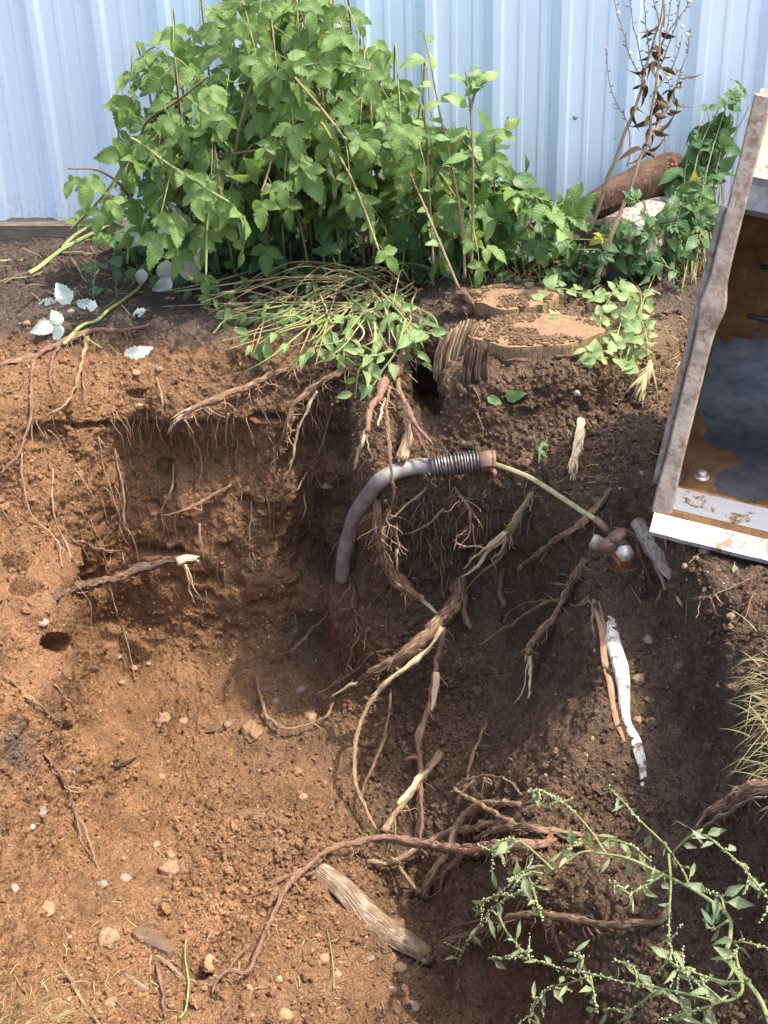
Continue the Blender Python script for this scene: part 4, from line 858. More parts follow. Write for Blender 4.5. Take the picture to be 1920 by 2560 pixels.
root('bent knee root passing under the long bent root', [('z6', '590 1058 520 1058 450 1055 380 1065 330 1105 305 1170 280 1240 230 1320 175 1395 150 1440', [13, 15, 15, 16, 17, 18, 18, 20, 22, 14], [.02, .05, .09, .1, .1, .08, .05]), ('z6', '150 1430 100 1370 60 1310 20 1270', [8, 8, 7, 6], .04, 'root_tan')], 'root_tan', 24)
root('curved root sweeping low left of the knee root', [('z6', '560 1140 450 1145 380 1155 300 1165 220 1200 120 1260 40 1295 -70 1300', [12, 15, 16, 16, 16, 15, 14, 10], [.02, .05, .07, .07, .05])], 'root_tan', 14)
root('dark root entering the ridge above the long bent root', [('z6', '880 1195 780 1185 660 1170 540 1165 470 1185 400 1215', [18, 19, 18, 15, 12, 8], [.0, .04, .07, .09])], 'root_brown', 14)
root('stubby root end below the knee root', [('z6', '350 1260 310 1310 270 1360 245 1405', [12, 14, 14, 9], [.09, .06, .04])], 'root_red', 10)
root('root at the right of the ridge slanting under the long bent root', [('z6', '600 1255 660 1275 720 1295', [8, 9, 6], [.06, .03])], 'root_brown', 4)
root('long level root below the green weed', [('z8', '1240 650 1180 690 1050 700 950 705 830 690 700 672 600 672 520 690 430 730 340 768 250 810 180 858', [10, 16, 16, 15, 14, 13, 12, 11, 11, 11, 10, 7], [.0, .03, .05, .05, .06, .07, .09, .1, .1, .06]), ('z8', '610 676 520 684 420 690 340 720 250 770 220 800', [6, 6, 6, 5, 3], [.07, .1, .1]), ('z8', '745 690 745 740 765 810 750 900', [8, 6, 5, 2], .04), ('z8', '710 690 715 760 715 820', [5, 5, 2], .03, 'root_dark'), ('z8', '620 700 600 760 605 820', [3, 4, 2], .03, 'root_dark')], 'root_brown', 24)
root('thick broken root with a white torn face at the right edge', [('z6', '1700 975 1620 985 1550 990 1480 1045 1400 1105 1340 1180 1290 1240', [32, 30, 28, 26, 22, 18, 10], [.06, .08, .09, .09, .07, .03])], 'root_brown', 16)
_t = [o for o in bpy.data.objects if o.get('label', '').startswith('thick broken root with a white')][0]
mb = MB(); S, R = strand('z6', '1625 1015 1560 1035 1480 1085 1400 1140 1350 1195', [6, 16, 17, 15, 6], [.14, .15, .14, .11, .06]); mb.tube(S, R, 8, rough=.2, flat=.45); mb.obj('torn_face', 'grey_wood', _t)
root('double stranded root running down the lower left bank', [('z5', '195 830 260 930 300 990 350 1090 380 1190 400 1260', [6, 9, 10, 9, 7, 4], .012), ('z5', '350 1090 380 1160 420 1280 455 1380', [5, 5, 4, 2], .012, 'root_tan')], 'root_red', 12)
root('slender pale root slanting across the left bank', [('z5', '-10 465 100 550 180 630 260 700', [5, 5, 5, 3], [.02, .025, .01])], 'root_tan', 3)
root('hoop shaped thin root lying at the back of the floor', [('z5', '1105 508 1130 610 1160 690 1230 735 1330 715 1410 680 1438 600', [5, 6, 7, 7, 6, 5, 4], [.02, .04, .05, .04, .05])], 'root_tan', 4)
root('crooked root at the dark foot of the back face', [('z5', '1165 402 1230 400 1290 372 1340 310 1400 250 1430 220', [4, 8, 9, 7, 6, 5], [.04, .06, .05, .03, .0])], 'root_brown', 10)
root('grey root poking out beside the dark crevice, lower of the pair', [('z5', '1358 572 1450 530 1540 470 1620 395', [5, 7, 8, 8], [.08, .06, .03, .0])], 'root_brown', 6)
root('grey root poking out beside the dark crevice, upper of the pair', [('z5', '1480 510 1510 430 1560 330 1610 290', [5, 6, 6, 5], [.07, .05, .0])], 'root_red', 6)
root('thin root fork beside the dark bark slab at lower left', [('z7', '630 705 700 760 780 820 860 860 915 880', [6, 8, 8, 8, 4], .015), ('z7', '640 715 680 800 710 900 715 1010', [7, 7, 6, 3], .012, 'root_red')], 'root_tan', 8)
root('brown root lying at the bottom left corner of the pit', [('z7', '235 790 300 860 350 930 400 990 440 1045', [4, 7, 7, 6, 4], .012)], 'root_tan', 5)
root('rootlets at the dark undercut below the pipe wrap', [('z4', '650 890 700 980 715 1030 735 1095', [6, 7, 6, 3], .03), ('z4', '530 900 440 980 380 1030 310 1075', [7, 6, 5, 2], [.03, .05]), ('z4', '600 1010 540 1060 480 1100 430 1110', [5, 5, 3], .04)], 'root_tan', 12, hair_len=.08)
root('broken orange tipped rootlet hanging beneath the pipe', [('z4', '400 1070 398 1130 398 1165', [11, 11, 9], .07), ('z4', '398 1165 398 1210 398 1265', [7, 6, 2], .07, 'pale_wood')], 'root_brown', 4)
root('hanging root tangle on the mound left of the splinter bundle', [('z4', '360 1000 330 1080 340 1160', [8, 7, 4], .06), ('z4', '350 1010 375 1080 370 1120', [6, 5, 2], .07)], 'root_brown', 10, hair_len=.08)
root('roots in the deep shade left of the gnarled root', [('fu', '745 1210 765 1290 760 1370 735 1450 720 1500', [3, 3, 3, 2], .02), ('fu', '800 1300 780 1380 740 1430', [3, 2, 1], .03), ('fu', '700 1000 690 1100 695 1200 680 1330', [2.5, 2, 1.5], .015)], 'root_dark', 16, hair_len=.08)
root('curved bark edged root rising beside the brass valve', [('q3', '460 350 510 345 570 370 620 420 655 520 680 640 690 830', [8, 9, 10, 10, 9, 8, 5], [.0, .03, .03, .02])], 'root_red', 5)
root('torn root stub left of the ridge top', [('z4', '1225 1200 1180 1280 1140 1360', [14, 16, 10], [.01, .05, .06]), ('z4', '1190 1290 1120 1275 1070 1275', [4, 5, 3], .05)], 'root_brown', 8)
root('thin bare root curling over the right bank', [('q3', '1072 910 1170 890 1300 840 1420 780 1530 745', [4, 5, 6, 6], .015)], 'root_tan', 3)
root('fine forked root on the dark right bank', [('q3', '1585 840 1550 930 1520 1020 1480 1100', [4, 6, 5, 2], .015), ('q3', '1330 1290 1400 1265 1530 1260', [4, 6, 3], .01, 'root_dark')], 'root_brown', 4)
root('rotten red root strip on the ridge left of the birch', [('q3', '305 900 320 1000 320 1120 345 1220', [9, 11, 12, 8], [.0, .01, .0]), ('q3', '365 930 385 1030 400 1120 395 1230', [7, 9, 11, 8], .015, 'pink_wood')], 'root_red', 4)
# torn pale wood on the mound
def torn(label, win, txt, r, off, n, L, mat='straw', spread=.14):
    S, R = strand(win, txt, r, off); t = thing('torn_wood', label, 'wood', S[0]); mb = MB(); mb.tube(S, R, 9, rough=.35, flat=.6); mb.obj('wood_core', mat, t)
    mb = MB(); splinters(mb, S[-1], S[-1] - S[-4], n, L, spread, .0045); splinters(mb, S[len(S) // 2], S[-1] - S[-4], n // 2, L, spread * 1.5, .0035); tag(mb.obj('splinters', mat, t), kind='stuff'); return t
torn('shredded pale stub of wood on the mound left of the bucket', 'z4', '1195 600 1195 660 1180 740 1165 790', [16, 22, 18, 10], [.02, .05, .06], 34, .085, 'pale_wood', .16)
torn('pale wedge shaped wood chip hanging above the pipe', 'z4', '455 635 445 690 430 740 418 778', [10, 22, 24, 20], [.05, .07], 5, .02, 'root_tan')
torn('fan of pale shredded stalks right of the front stump', 's1', '1440 600 1420 660 1400 720', [10, 16, 10], .04, 18, .09, 'straw', .35)

# ------------------------------------------------------------------ stones
def ico(sub):
    import bmesh
    bm = bmesh.new(); bmesh.ops.create_icosphere(bm, subdivisions=sub, radius=1.0); bm.verts.ensure_lookup_table()
    V = np.array([v.co[:] for v in bm.verts]); Fc = [tuple(v.index for v in f.verts) for f in bm.faces]; bm.free(); return V, Fc
I1, I2, I3, I4 = ico(1), ico(2), ico(3), ico(4)
def stone(label, win, x, y, r, mat='rock_tan', fl=.62, seed=None, cat='stone', name='stone', rough=.5, ry=None, lump=3.0):
    (px, py), = W(win, f'{x} {y}'); P = surf(px, py); nr = snrm(px, py); rm = r * WIN[win][2] * px2m(P); seed = seed or int(px * 7 + py)
    V = I4[0] if lump > 4 else I3[0]; Fc = I4[1] if lump > 4 else I3[1]; rs = np.random.default_rng(seed); sca = np.array([1.0, rs.uniform(.75, 1.0), fl])
    D = V * sca * (1 + rough * (fbm(V * 1.3 + seed, 3) - .5) * 2 + .3 * rough * (fbm(V * lump * 1.2 + seed, 3) - .5) * 4)[:, None]
    a = rs.uniform(0, 6.28); Rz = np.array([[math.cos(a), -math.sin(a), 0], [math.sin(a), math.cos(a), 0], [0, 0, 1]]); D = D @ Rz.T * rm
    mb = MB(); mb.add(D, Fc); o = mb.obj(name, mat); o.location = tuple(P + (CP - P) / np.linalg.norm(CP - P) * rm * .12 + np.array([0, 0, rm * .05])); return tag(o, label, cat)
stone('biggest clod of soil in the middle of the pit floor', 'z5', 1085, 748, 56, 'rock_clod', .72, cat='clod', name='soil_clod', rough=.4, lump=6)
stone('rough tan clod at left centre of the floor', 'z5', 705, 688, 36, 'rock_clod', .85, cat='clod', name='soil_clod', rough=.5, lump=6)
stone('small clod right of the rough tan clod', 'z5', 795, 702, 21, 'rock_clod', .85, cat='clod', name='soil_clod', lump=6)
stone('smooth grey oval stone left of the biggest clod', 'z5', 985, 720, 21, 'rock_grey', .8)
stone('reddish stone beside the hoop shaped thin root', 'z5', 1340, 672, 37, 'rock_tan', .85)
stone('small stone on the floor below the biggest clod', 'z5', 1310, 1036, 19, 'rock_tan')
stone('brown clod below the biggest clod at the floor centre', 'z5', 1285, 922, 23, 'rock_clod', cat='clod', name='soil_clod', lump=6)
stone('lone small stone at the middle of the floor', 'z5', 698, 942, 17, 'rock_tan', .9)
stone('grey pebble near the foot of the back face', 'z5', 640, 446, 14, 'rock_grey'); stone('dark pebble left of the grey pebble under the back face', 'z5', 580, 470, 17, 'rock_clod'); stone('flat grey pebble topmost at the foot of the back face', 'z5', 520, 418, 15, 'rock_grey', .6)
stone('pale clod among pebbles below the left end of the back face', 'z5', 525, 535, 17, 'rock_clod', lump=6)
stone('grey stone in the dark corner at the back of the floor', 'z5', 1300, 562, 24, 'rock_grey', .7); stone('grey pebble left of the stone in the dark corner', 'z5', 1190, 610, 17, 'rock_grey')
stone('large crumbly clod on the lower floor by the loose soil heap', 'z7', 728, 372, 42, 'rock_clod', .95, cat='clod', name='soil_clod', rough=.5, lump=6)
stone('clod just above the large crumbly clod on the lower floor', 'z7', 735, 303, 23, 'rock_clod', .9, cat='clod', name='soil_clod', lump=6)
stone('tan stone up left of the crumbly clods on the lower floor', 'z7', 676, 258, 20, 'rock_tan')
stone('pale grey flat stone left of the large crumbly clod', 'z7', 537, 402, 27, 'rock_grey', .55); stone('pale embedded stone at lower left beside the flat grey stone', 'z7', 437, 440, 22, 'rock_grey', .5)
stone('pale pitted round clod at lower left', 'z7', 465, 685, 46, 'rock_tan', .85, cat='clod', name='soil_clod', rough=.4, lump=6)
stone('brown clod at the bottom left of the floor', 'z7', 475, 937, 34, 'rock_clod', cat='clod', name='soil_clod', lump=6)
stone('big round stone at the bottom of the picture', 'z7', 1230, 998, 37, 'rock_clod', .9, rough=.15)
stone('brown stone right of the long bent root tip', 'z7', 1393, 762, 29, 'rock_clod', .75); stone('tan stone below right of the brown one near the root tip', 'z7', 1205, 852, 19, 'rock_tan', .9); stone('small oval pebble left of the tan stone near the root tip', 'z7', 1077, 887, 17, 'rock_tan', .7)
stone('grey pebble below the peeling birch log', 'z7', 1597, 756, 17, 'rock_grey'); stone('pale stone beside the thin grass stalk at the bottom', 'z7', 1458, 822, 17, 'rock_tan')
stone('greenish grey stone high on the lower left bank', 'z7', 158, 130, 29, 'rock_grey', .6); stone('grey pebble at the left edge of the bank', 'z7', 68, 452, 24, 'rock_grey', .6); stone('white pebble below the greenish grey stone', 'z7', 122, 192, 15, 'rock_white')
stone('tan pebble at the top of the lower left bank', 'z5', 160, 996, 18, 'rock_tan'); stone('large flat sandy stone sunk in the left bank', 'z7', 190, 545, 46, 'rock_clod', .35, rough=.2); stone('pinkish stone set in the left bank above the hole', 'q4', 385, 880, 52, 'rock_grey', .5, rough=.2)
stone('smooth oval stone at the foot of the birch log', 'z8', 72, 896, 27, 'rock_tan', .75, rough=.15); stone('grey stone at the bottom centre edge', 'z8', 130, 1056, 27, 'rock_grey', .7); stone('dark grey stone left of the grey stone at bottom centre', 'z8', 28, 1002, 24, 'rock_grey', .7)
stone('angular tan stone right of the birch top', 'z6', 1098, 515, 30, 'rock_tan', .8, rough=.5); stone('flat tan stone above the angular one near the birch', 'z6', 1142, 346, 22, 'rock_tan', .7); stone('round clod right of the middle of the buried birch', 'z6', 1148, 692, 23, 'rock_clod', lump=6); stone('round clod beside the birch, left of its twin', 'z6', 1104, 684, 21, 'rock_clod', lump=6); stone('small clod above the twin clods by the birch', 'z6', 1150, 603, 18, 'rock_clod', lump=6)
stone('pale stone on the soil in front of the bucket', 'q3', 1180, 520, 45, 'rock_tan', .7); stone('small pinkish stone in front of the bucket', 'q3', 1008, 660, 30, 'rock_tan', .7); stone('long pale stone lying on the right bank', 'q3', 1390, 1045, 50, 'rock_tan', .5)
stone('oval grey pebble in the upper back face', 'z3', 687, 380, 17, 'rock_grey'); stone('orange brick fragment in the upper back face', 'z3', 588, 402, 19, 'brick', .6, cat='brick', name='brick_fragment'); stone('pale stone at the crack of the back face', 'z3', 602, 550, 20, 'rock_tan', .7); stone('flat grey stone set in the back face near the crevice', 'z3', 1405, 892, 36, 'rock_grey', .4, rough=.2)
stone('tan stone on the shelf near the rim root', 'z3', 192, 206, 23, 'rock_tan'); stone('small stone left of the tan stone on the shelf', 'z3', 125, 216, 17, 'rock_tan'); stone('square pale stone on the shelf by the silver leaves', 'l1', 615, 940, 30, 'rock_white', .7); stone('white stone at the left edge of the shelf', 'l1', 250, 1050, 24, 'rock_white')
stone('white pebble in the mound below the cracked stump', 's1', 1018, 765, 24, 'rock_white', .9)
stone('hollow clod with a dark hole at the bottom centre left', 'z7', 900, 772, 34, 'rock_clod', .9, cat='clod', name='soil_clod', rough=.6, lump=6)
# flat bark slab and a grey stick on the lower floor
def plate(name, label, cat, win, txt, th, mat, off=.012):
    P = np.array([lift(a, b, off) for a, b in W(win, txt)]); c = P.mean(0); nr = np.cross(P[1] - P[0], P[2] - P[0]); nr /= np.linalg.norm(nr); nr *= np.sign(nr @ (CP - c)); n = len(P)
    mb = MB(); V = [p + nr * (th * .5 + .004 * random.uniform(-1, 1)) for p in P] + [p - nr * th * .5 for p in P] + [c + nr * th * .62]
    mb.add(V, [(i, (i + 1) % n, 2 * n) for i in range(n)] + [(i, n + i, n + (i + 1) % n, (i + 1) % n) for i in range(n)] + [tuple(range(n, 2 * n))[::-1]], [(p[0] * 4, p[1] * 4) for p in V])
    return tag(mb.obj(name, mat, None, False), label, cat)
plate('bark_slab', 'flat dark bark slab lying on the lower left floor', 'bark', 'z7', '568 648 598 618 640 640 700 660 745 690 748 738 722 748 660 705 600 672', .012, 'slab')
plate('bark_flake', 'small dark bark flake beside the smooth grey oval stone', 'bark', 'z5', '885 745 900 728 950 715 965 730 930 750', .012, 'slab'); plate('bark_flake', 'small dark wood flake on the left of the floor', 'bark', 'z5', '480 888 540 865 560 872 530 895 495 900', .012, 'slab'); plate('bark_flake', 'dark flat plank end at the back corner of the floor', 'wood', 'z5', '1115 545 1200 545 1205 570 1120 572', .014, 'slab')
mb = MB(); mb.tube(sp3('z7', '545 812 590 838 650 866', .012), [.0045, .006, .006], 7, rough=.2); tag(mb.obj('stick', 'grey_wood'), 'short pale grey stick on the lower left floor', 'stick')
mb = MB(); mb.tube(sp3('q3', '875 425 868 490 845 545', .015), [.004, .004, .003], 6, rough=.2); tag(mb.obj('stick', 'grey_wood'), 'short stick on the soil beside the split timber', 'stick')

# ------------------------------------------------------------------ clods, gravel, fine roots (uncountable)
def scatter(name, n, rmin, rmax, ic, mat, weight, cols=None, sink=.3, jit=.5, pw=2.2, smooth=False):
    wgt = np.clip(weight, 0, None) * ((GX > -60) & (GX < 1990) & (GY > 590) & (GY < 2620)); p = wgt.ravel() / wgt.sum(); idx = rng.choice(p.size, n, p=p)
    base, Fc = ic; nv = len(base); Fa = np.array(Fc); P = G1.reshape(-1, 3)[idx]; NN = N1.reshape(-1, 3)[idx]; C = C_.reshape(-1, 3)[idx]
    r = rmin + (rmax - rmin) * rng.random(n) ** pw
    sca = rng.uniform(.6, 1.15, (n, 1, 3)); ang = rng.uniform(0, 6.28, n); ca, sa = np.cos(ang), np.sin(ang)
    V = base[None] * sca * (1 + jit * (rng.random((n, nv, 1)) - .5)); x, y = V[..., 0] * ca[:, None] - V[..., 1] * sa[:, None], V[..., 0] * sa[:, None] + V[..., 1] * ca[:, None]
    V = np.stack([x, y, V[..., 2]], -1) * r[:, None, None] + (P + NN * (r * sink)[:, None])[:, None]
    me = bpy.data.meshes.new(name); V = V.reshape(-1, 3); T = (Fa[None] + (np.arange(n) * nv)[:, None, None]).reshape(-1, 3)
    me.vertices.add(len(V)); me.vertices.foreach_set('co', V.astype(np.float32).ravel()); me.loops.add(T.size); me.loops.foreach_set('vertex_index', T.astype(np.int32).ravel())
    me.polygons.add(len(T)); me.polygons.foreach_set('loop_start', np.arange(0, T.size, 3, dtype=np.int32)); me.polygons.foreach_set('loop_total', np.full(len(T), 3, np.int32)); me.polygons.foreach_set('use_smooth', np.full(len(T), smooth)); me.update()
    if cols is None: cc = C * rng.uniform(.8, 1.45, (n, 1))
    else: cc = np.array(cols)[rng.integers(0, len(cols), n)] * rng.uniform(.7, 1.2, (n, 1))
    a = me.attributes.new('soil', 'FLOAT_COLOR', 'POINT'); a.data.foreach_set('color', np.repeat(np.hstack([np.clip(cc, 0, .8), np.ones((n, 1))]), nv, 0).astype(np.float32).ravel())
    me.materials.append(MATS[mat]); return link(name, me)
pxa = 1.0 / np.maximum(inv, .1) ** 0            # even density in view
flatn = np.clip(N1[..., 2], .05, 1)
wt = (.25 + flatn) * (1 - .8 * np.clip(calm, 0, 1)) * (.35 + 1.6 * crumb) * (.3 + sstep(.4, .62, fbm(G1 * 6 + 77, 3)))
tag(scatter('soil_crumbs', 26000, .0016, .009, (I1[0][:12], [f for f in ico(1)[1]]) if False else I1, 'clod', wt, None, .2, .95), 'loose crumbs of soil all over the pit', None, kind='stuff')
tag(scatter('soil_lumps', 1700, .006, .018, I2, 'clod', wt * (flatn > .25) * (.15 + crumb), None, .1, .6, 3.0), 'loose lumps of soil on the floor and ridge', None, kind='stuff')
wg = flatn * (.3 + np.clip(gs(250, 2150, 280, 300) + gs(80, 770, 150, 70) + gs(1700, 1450, 160, 120) + gs(620, 1620, 200, 60), 0, 1.5))
tag(scatter('gravel', 2200, .0016, .0065, I1, 'clod', wg, [(.36, .27, .18), (.25, .19, .14), (.42, .33, .23), (.3, .2, .12)], .1, .6), 'small pale gravel in the soil', None, kind='stuff')
wf = np.clip(gs(620, 1570, 230, 75), 0, 1) ** 1.5
tag(scatter('white_flecks', 150, .0016, .0048, I1, 'clod', wf, [(.5, .46, .42), (.62, .58, .54)], -.35, .6), 'white stone flecks on the cut face', None, kind='stuff')
def hanging_hairs(name, n, weight, L, mat='hair_root', rad=.0013):
    p = (np.clip(weight, 0, None)).ravel(); p = p / p.sum(); idx = rng.choice(p.size, n, p=p); P = G1.reshape(-1, 3)[idx]; NN = N1.reshape(-1, 3)[idx]; mb = MB()
    for q, nn in zip(P, NN):
        l = L * random.uniform(.25, 1.1); pts = [q - nn * .004]; dv = nn * .7 + np.array([random.uniform(-.6, .6), 0, -.5])
        for k in range(5):
            dv = dv * .7 + np.array([random.uniform(-.45, .45), random.uniform(-.12, .1), -.55]); dv /= np.linalg.norm(dv); pts.append(pts[-1] + dv * l / 5)
        mb.tube(pts, np.linspace(rad * random.uniform(.7, 1.6), rad * .4, 6), 3, cap=False)
    return tag(mb.obj(name, mat), None, None, kind='stuff')
hanging_hairs('hair_roots', 1000, gs(900, 1050, 260, 140) + .9 * gs(1100, 1330, 200, 110) + .7 * gs(350, 1020, 350, 110) + .35 * gs(450, 1300, 300, 200) + .6 * gs(850, 1450, 80, 250) + .3 * gs(1250, 2350, 120, 150), .11)
def litter(name, n, weight, L, mats, rad=.0016, lie=True):
    p = (np.clip(weight, 0, None)).ravel(); p = p / p.sum(); idx = rng.choice(p.size, n, p=p); P = G1.reshape(-1, 3)[idx]; NN = N1.reshape(-1, 3)[idx]; mb = MB()
    for q, nn in zip(P, NN):
        dv = np.array([random.uniform(-1, 1) for _ in range(3)]); dv -= nn * (dv @ nn) * random.uniform(.75, 1.0); dv /= np.linalg.norm(dv); l = L * random.uniform(.25, 1.1); bend = np.array([random.uniform(-1, 1) for _ in range(3)]) * l * .1
        mb.tube([q + nn * .004 - dv * l / 2, q + nn * .006 + bend, q + nn * .004 + dv * l / 2], [rad, rad * random.uniform(.8, 1.5), rad * .5], 4, cap=False, mi=random.randrange(len(mats)))
    return tag(mb.obj(name, mats), None, None, kind='stuff')
litter('twig_litter', 380, gs(250, 660, 330, 55) + .8 * gs(800, 690, 350, 55) + .25 * gs(1650, 1400, 160, 80), .11, ['root_dark', 'dead_stem', 'root_brown'], .0018)
litter('dry_straw', 520, gs(1600, 900, 110, 110) + .7 * gs(1350, 760, 200, 60) + .25 * gs(1450, 1120, 130, 110) + .18 * gs(300, 2420, 300, 120) + .1 * gs(700, 2450, 300, 100), .05, ['straw', 'dry_stem', 'dead_stem'], .0011)

# ------------------------------------------------------------------ leaves and plants
def leaflet(mb, base, dr, nr, L, wd, serr=0, fold=.25, droop=.2, shape='ovate', rows=8, seed=0, curl=0.0):
    dr = np.asarray(dr, float) / np.linalg.norm(dr); nr = np.asarray(nr, float); nr = nr - dr * (nr @ dr); nr /= np.linalg.norm(nr); sd_ = np.cross(dr, nr)
    rs = np.random.default_rng(abs(int(seed)) + 1); V = []; UV = []; nrow = rows * (2 if serr else 1)
    for i in range(nrow + 1):
        t = i / nrow
        if shape == 'ovate': wv = math.sin(math.pi * min(1, t ** .72)) ** .85 * (1 - .15 * t)
        elif shape == 'heart': wv = math.sin(math.pi * t ** .55) ** .8
        elif shape == 'lance': wv = math.sin(math.pi * t ** .85)
        elif shape == 'rhomb': wv = (t / .4 if t < .4 else (1 - t) / .6) ** .9
        else: wv = math.sin(math.pi * t)
        jag = (1 + serr * (1 if i % 2 else -1)) if serr and 0 < i < nrow else 1
        hw = wd * .5 * wv * jag * (1 + .08 * rs.uniform(-1, 1)); c = np.asarray(base) + dr * (L * t) - nr * (droop * L * t * t)
        wavy = .05 * wd * math.sin(t * 9 + seed)
        back = L * .03 * (0 if i % 2 else 1) * (1 if serr else 0)
        for u in (-1, -.5, 0, .5, 1):
            V.append(c + sd_ * (hw * u) + nr * (fold * hw * abs(u) - curl * hw * u * u + wavy * abs(u) * (1 if u > 0 else -1)) - dr * back * (abs(u) == 1)); UV.append((.5 + .5 * u, t))
    mb.add(V, [(i * 5 + k, i * 5 + k + 1, (i + 1) * 5 + k + 1, (i + 1) * 5 + k) for i in range(nrow) for k in range(4)], UV)
def petiole(mb, a, b, r=.0011, mi=1): mb.tube([a, (np.asarray(a) + b) / 2 + np.array([0, 0, .004]), b], r, 3, mi=mi, cap=False)
LM = {}
def make_leaves(kind, mat, stem, n=5):
    out = []
    for k in range(n):
        mb = MB(); rs = random.Random(k * 31 + len(kind))
        if kind == 'tri':
            pl = .05; tip = np.array([0, pl, .0]); petiole(mb, np.zeros(3), tip)
            L = .088 * rs.uniform(.85, 1.15)
            leaflet(mb, tip + np.array([0, .022, 0]), (rs.uniform(-.2, .2), 1, rs.uniform(-.4, .1)), (0, .1, 1), L, L * rs.uniform(.58, .74), .075, rs.uniform(.1, .35), rs.uniform(.08, .4), 'ovate', 8, k)
            petiole(mb, tip, tip + np.array([0, .022, 0]))
            for s in (-1, 1): leaflet(mb, tip, (s * rs.uniform(.85, 1.15), rs.uniform(.25, .6), rs.uniform(-.45, .1)), (s * rs.uniform(-.3, .3), .1, 1), L * rs.uniform(.7, .9), L * rs.uniform(.46, .58), .075, rs.uniform(.1, .35), rs.uniform(.08, .4), 'ovate', 7, k * 7 + s)
        elif kind == 'palm':
            tip = np.array([0, .03, 0]); petiole(mb, np.zeros(3), tip); L = .065 * rs.uniform(.85, 1.15)
            for a in (-1.3, -.65, 0, .65, 1.3): leaflet(mb, tip, (math.sin(a), math.cos(a), -.1), (0, 0, 1), L * (1 - .2 * abs(a)), L * .42, .06, .3, .25, 'lance', 6, k + int(a * 10))
        else:
            sh, L, asp, fold, droop, curl = dict(dogwood=('ovate', .062, .5, .4, .35, 0), heart=('heart', .05, .8, .3, .3, 0), goose=('rhomb', .042, .5, .35, .3, 0), narrow=('lance', .04, .22, .3, .3, 0), nightshade=('ovate', .065, .62, .25, .3, .05), dead=('lance', .05, .35, .9, .8, .0), big=('heart', .085, .78, .15, .2, 0), wilt=('ovate', .10, .62, .7, .9, .25))[kind]
            L *= rs.uniform(.8, 1.2); pl = L * .18; petiole(mb, np.zeros(3), np.array([0, pl, 0])); leaflet(mb, (0, pl, 0), (0, 1, -.05), (0, 0, 1), L, L * asp, .05 if kind in ('goose', 'wilt') else 0, fold * rs.uniform(.6, 1.4), droop * rs.uniform(.4, 1.5), sh, 8, k, curl)
        out.append(mb.mesh('leaf', [mat, stem]))
    LM[kind, mat] = out; return out
make_leaves('tri', 'leaf_raspberry', 'green_stem', 7); make_leaves('tri', 'leaf_silver', 'green_stem', 4); make_leaves('tri', 'leaf_dark', 'green_stem', 4)
make_leaves('dogwood', 'leaf_dogwood', 'dry_stem', 6); make_leaves('heart', 'leaf_bright', 'green_stem', 5); make_leaves('goose', 'leaf_goose', 'green_stem', 5); make_leaves('narrow', 'leaf_goose', 'green_stem', 4)
make_leaves('nightshade', 'leaf_vine', 'green_stem', 5); make_leaves('palm', 'leaf_vine', 'green_stem', 4); make_leaves('dead', 'dead_leaf', 'dead_leaf', 4); make_leaves('big', 'leaf_dark', 'green_stem', 4); make_leaves('nightshade', 'leaf_dark', 'green_stem', 4); make_leaves('wilt', 'leaf_silver', 'green_stem', 4); make_leaves('nightshade', 'leaf_dogwood', 'green_stem', 4)
def leaf_mw(P, dr, nr, s=1.0):
    dr = np.asarray(dr, float); dr = dr / np.linalg.norm(dr); nr = np.asarray(nr, float); nr = nr - dr * (nr @ dr); nr /= np.linalg.norm(nr) + 1e-9; x = np.cross(dr, nr)
    return Matrix(((x[0] * s, dr[0] * s, nr[0] * s, P[0]), (x[1] * s, dr[1] * s, nr[1] * s, P[1]), (x[2] * s, dr[2] * s, nr[2] * s, P[2]), (0, 0, 0, 1)))
MCACHE = {}
def mesh_np(me):
    if me.name not in MCACHE:
        v = np.zeros(len(me.vertices) * 3); me.vertices.foreach_get('co', v); uv = np.zeros(len(me.loops) * 2); me.uv_layers[0].data.foreach_get('uv', uv)
        MCACHE[me.name] = (v.reshape(-1, 3), [tuple(p.vertices) for p in me.polygons], uv.reshape(-1, 2), [p.material_index for p in me.polygons])
    return MCACHE[me.name]
def put_leaf(parent, me, mw, name='leaf'):
    o = bpy.data.objects.new(name, me); COL.objects.link(o); o.parent = parent; o.matrix_parent_inverse = Matrix.Translation(parent.location).inverted(); o.matrix_basis = mw; return o
def join_leaves(name, parent, items, mats):
    V = []; Fc = []; UV = []; MI = []; LR = []
    for me, mw in items:
        v, f, u, mi = mesh_np(me); M = np.array(mw); b = sum(len(x) for x in V); V.append(v @ M[:3, :3].T + M[:3, 3]); Fc += [tuple(b + i for i in q) for q in f]; UV.append(u); MI += mi; LR += [random.random()] * len(v)
    me = bpy.data.meshes.new(name); me.from_pydata(np.vstack(V).tolist(), [], Fc); me.update(); me.uv_layers.new(name='uv').data.foreach_set('uv', np.vstack(UV).astype(np.float32).ravel()); me.polygons.foreach_set('material_index', np.array(MI, np.int32)); me.polygons.foreach_set('use_smooth', np.ones(len(me.polygons), bool))
    a = me.attributes.new('lrand', 'FLOAT', 'POINT'); a.data.foreach_set('value', np.array(LR, np.float32))
    for m in mats: me.materials.append(MATS[m])
    o = bpy.data.objects.new(name, me); COL.objects.link(o)
    if parent is not None: o.parent = parent; o.matrix_parent_inverse = Matrix.Translation(parent.location).inverted()
    o['kind'] = 'stuff'; return o
def inpoly(x, y, poly):
    c = False; j = len(poly) - 1
    for i in range(len(poly)):
        if (poly[i][1] > y) != (poly[j][1] > y) and x < (poly[j][0] - poly[i][0]) * (y - poly[i][1]) / (poly[j][1] - poly[i][1]) + poly[i][0]: c = not c
        j = i
    return c
def rdir(s=1.0): return np.array([random.gauss(0, s) for _ in range(3)])

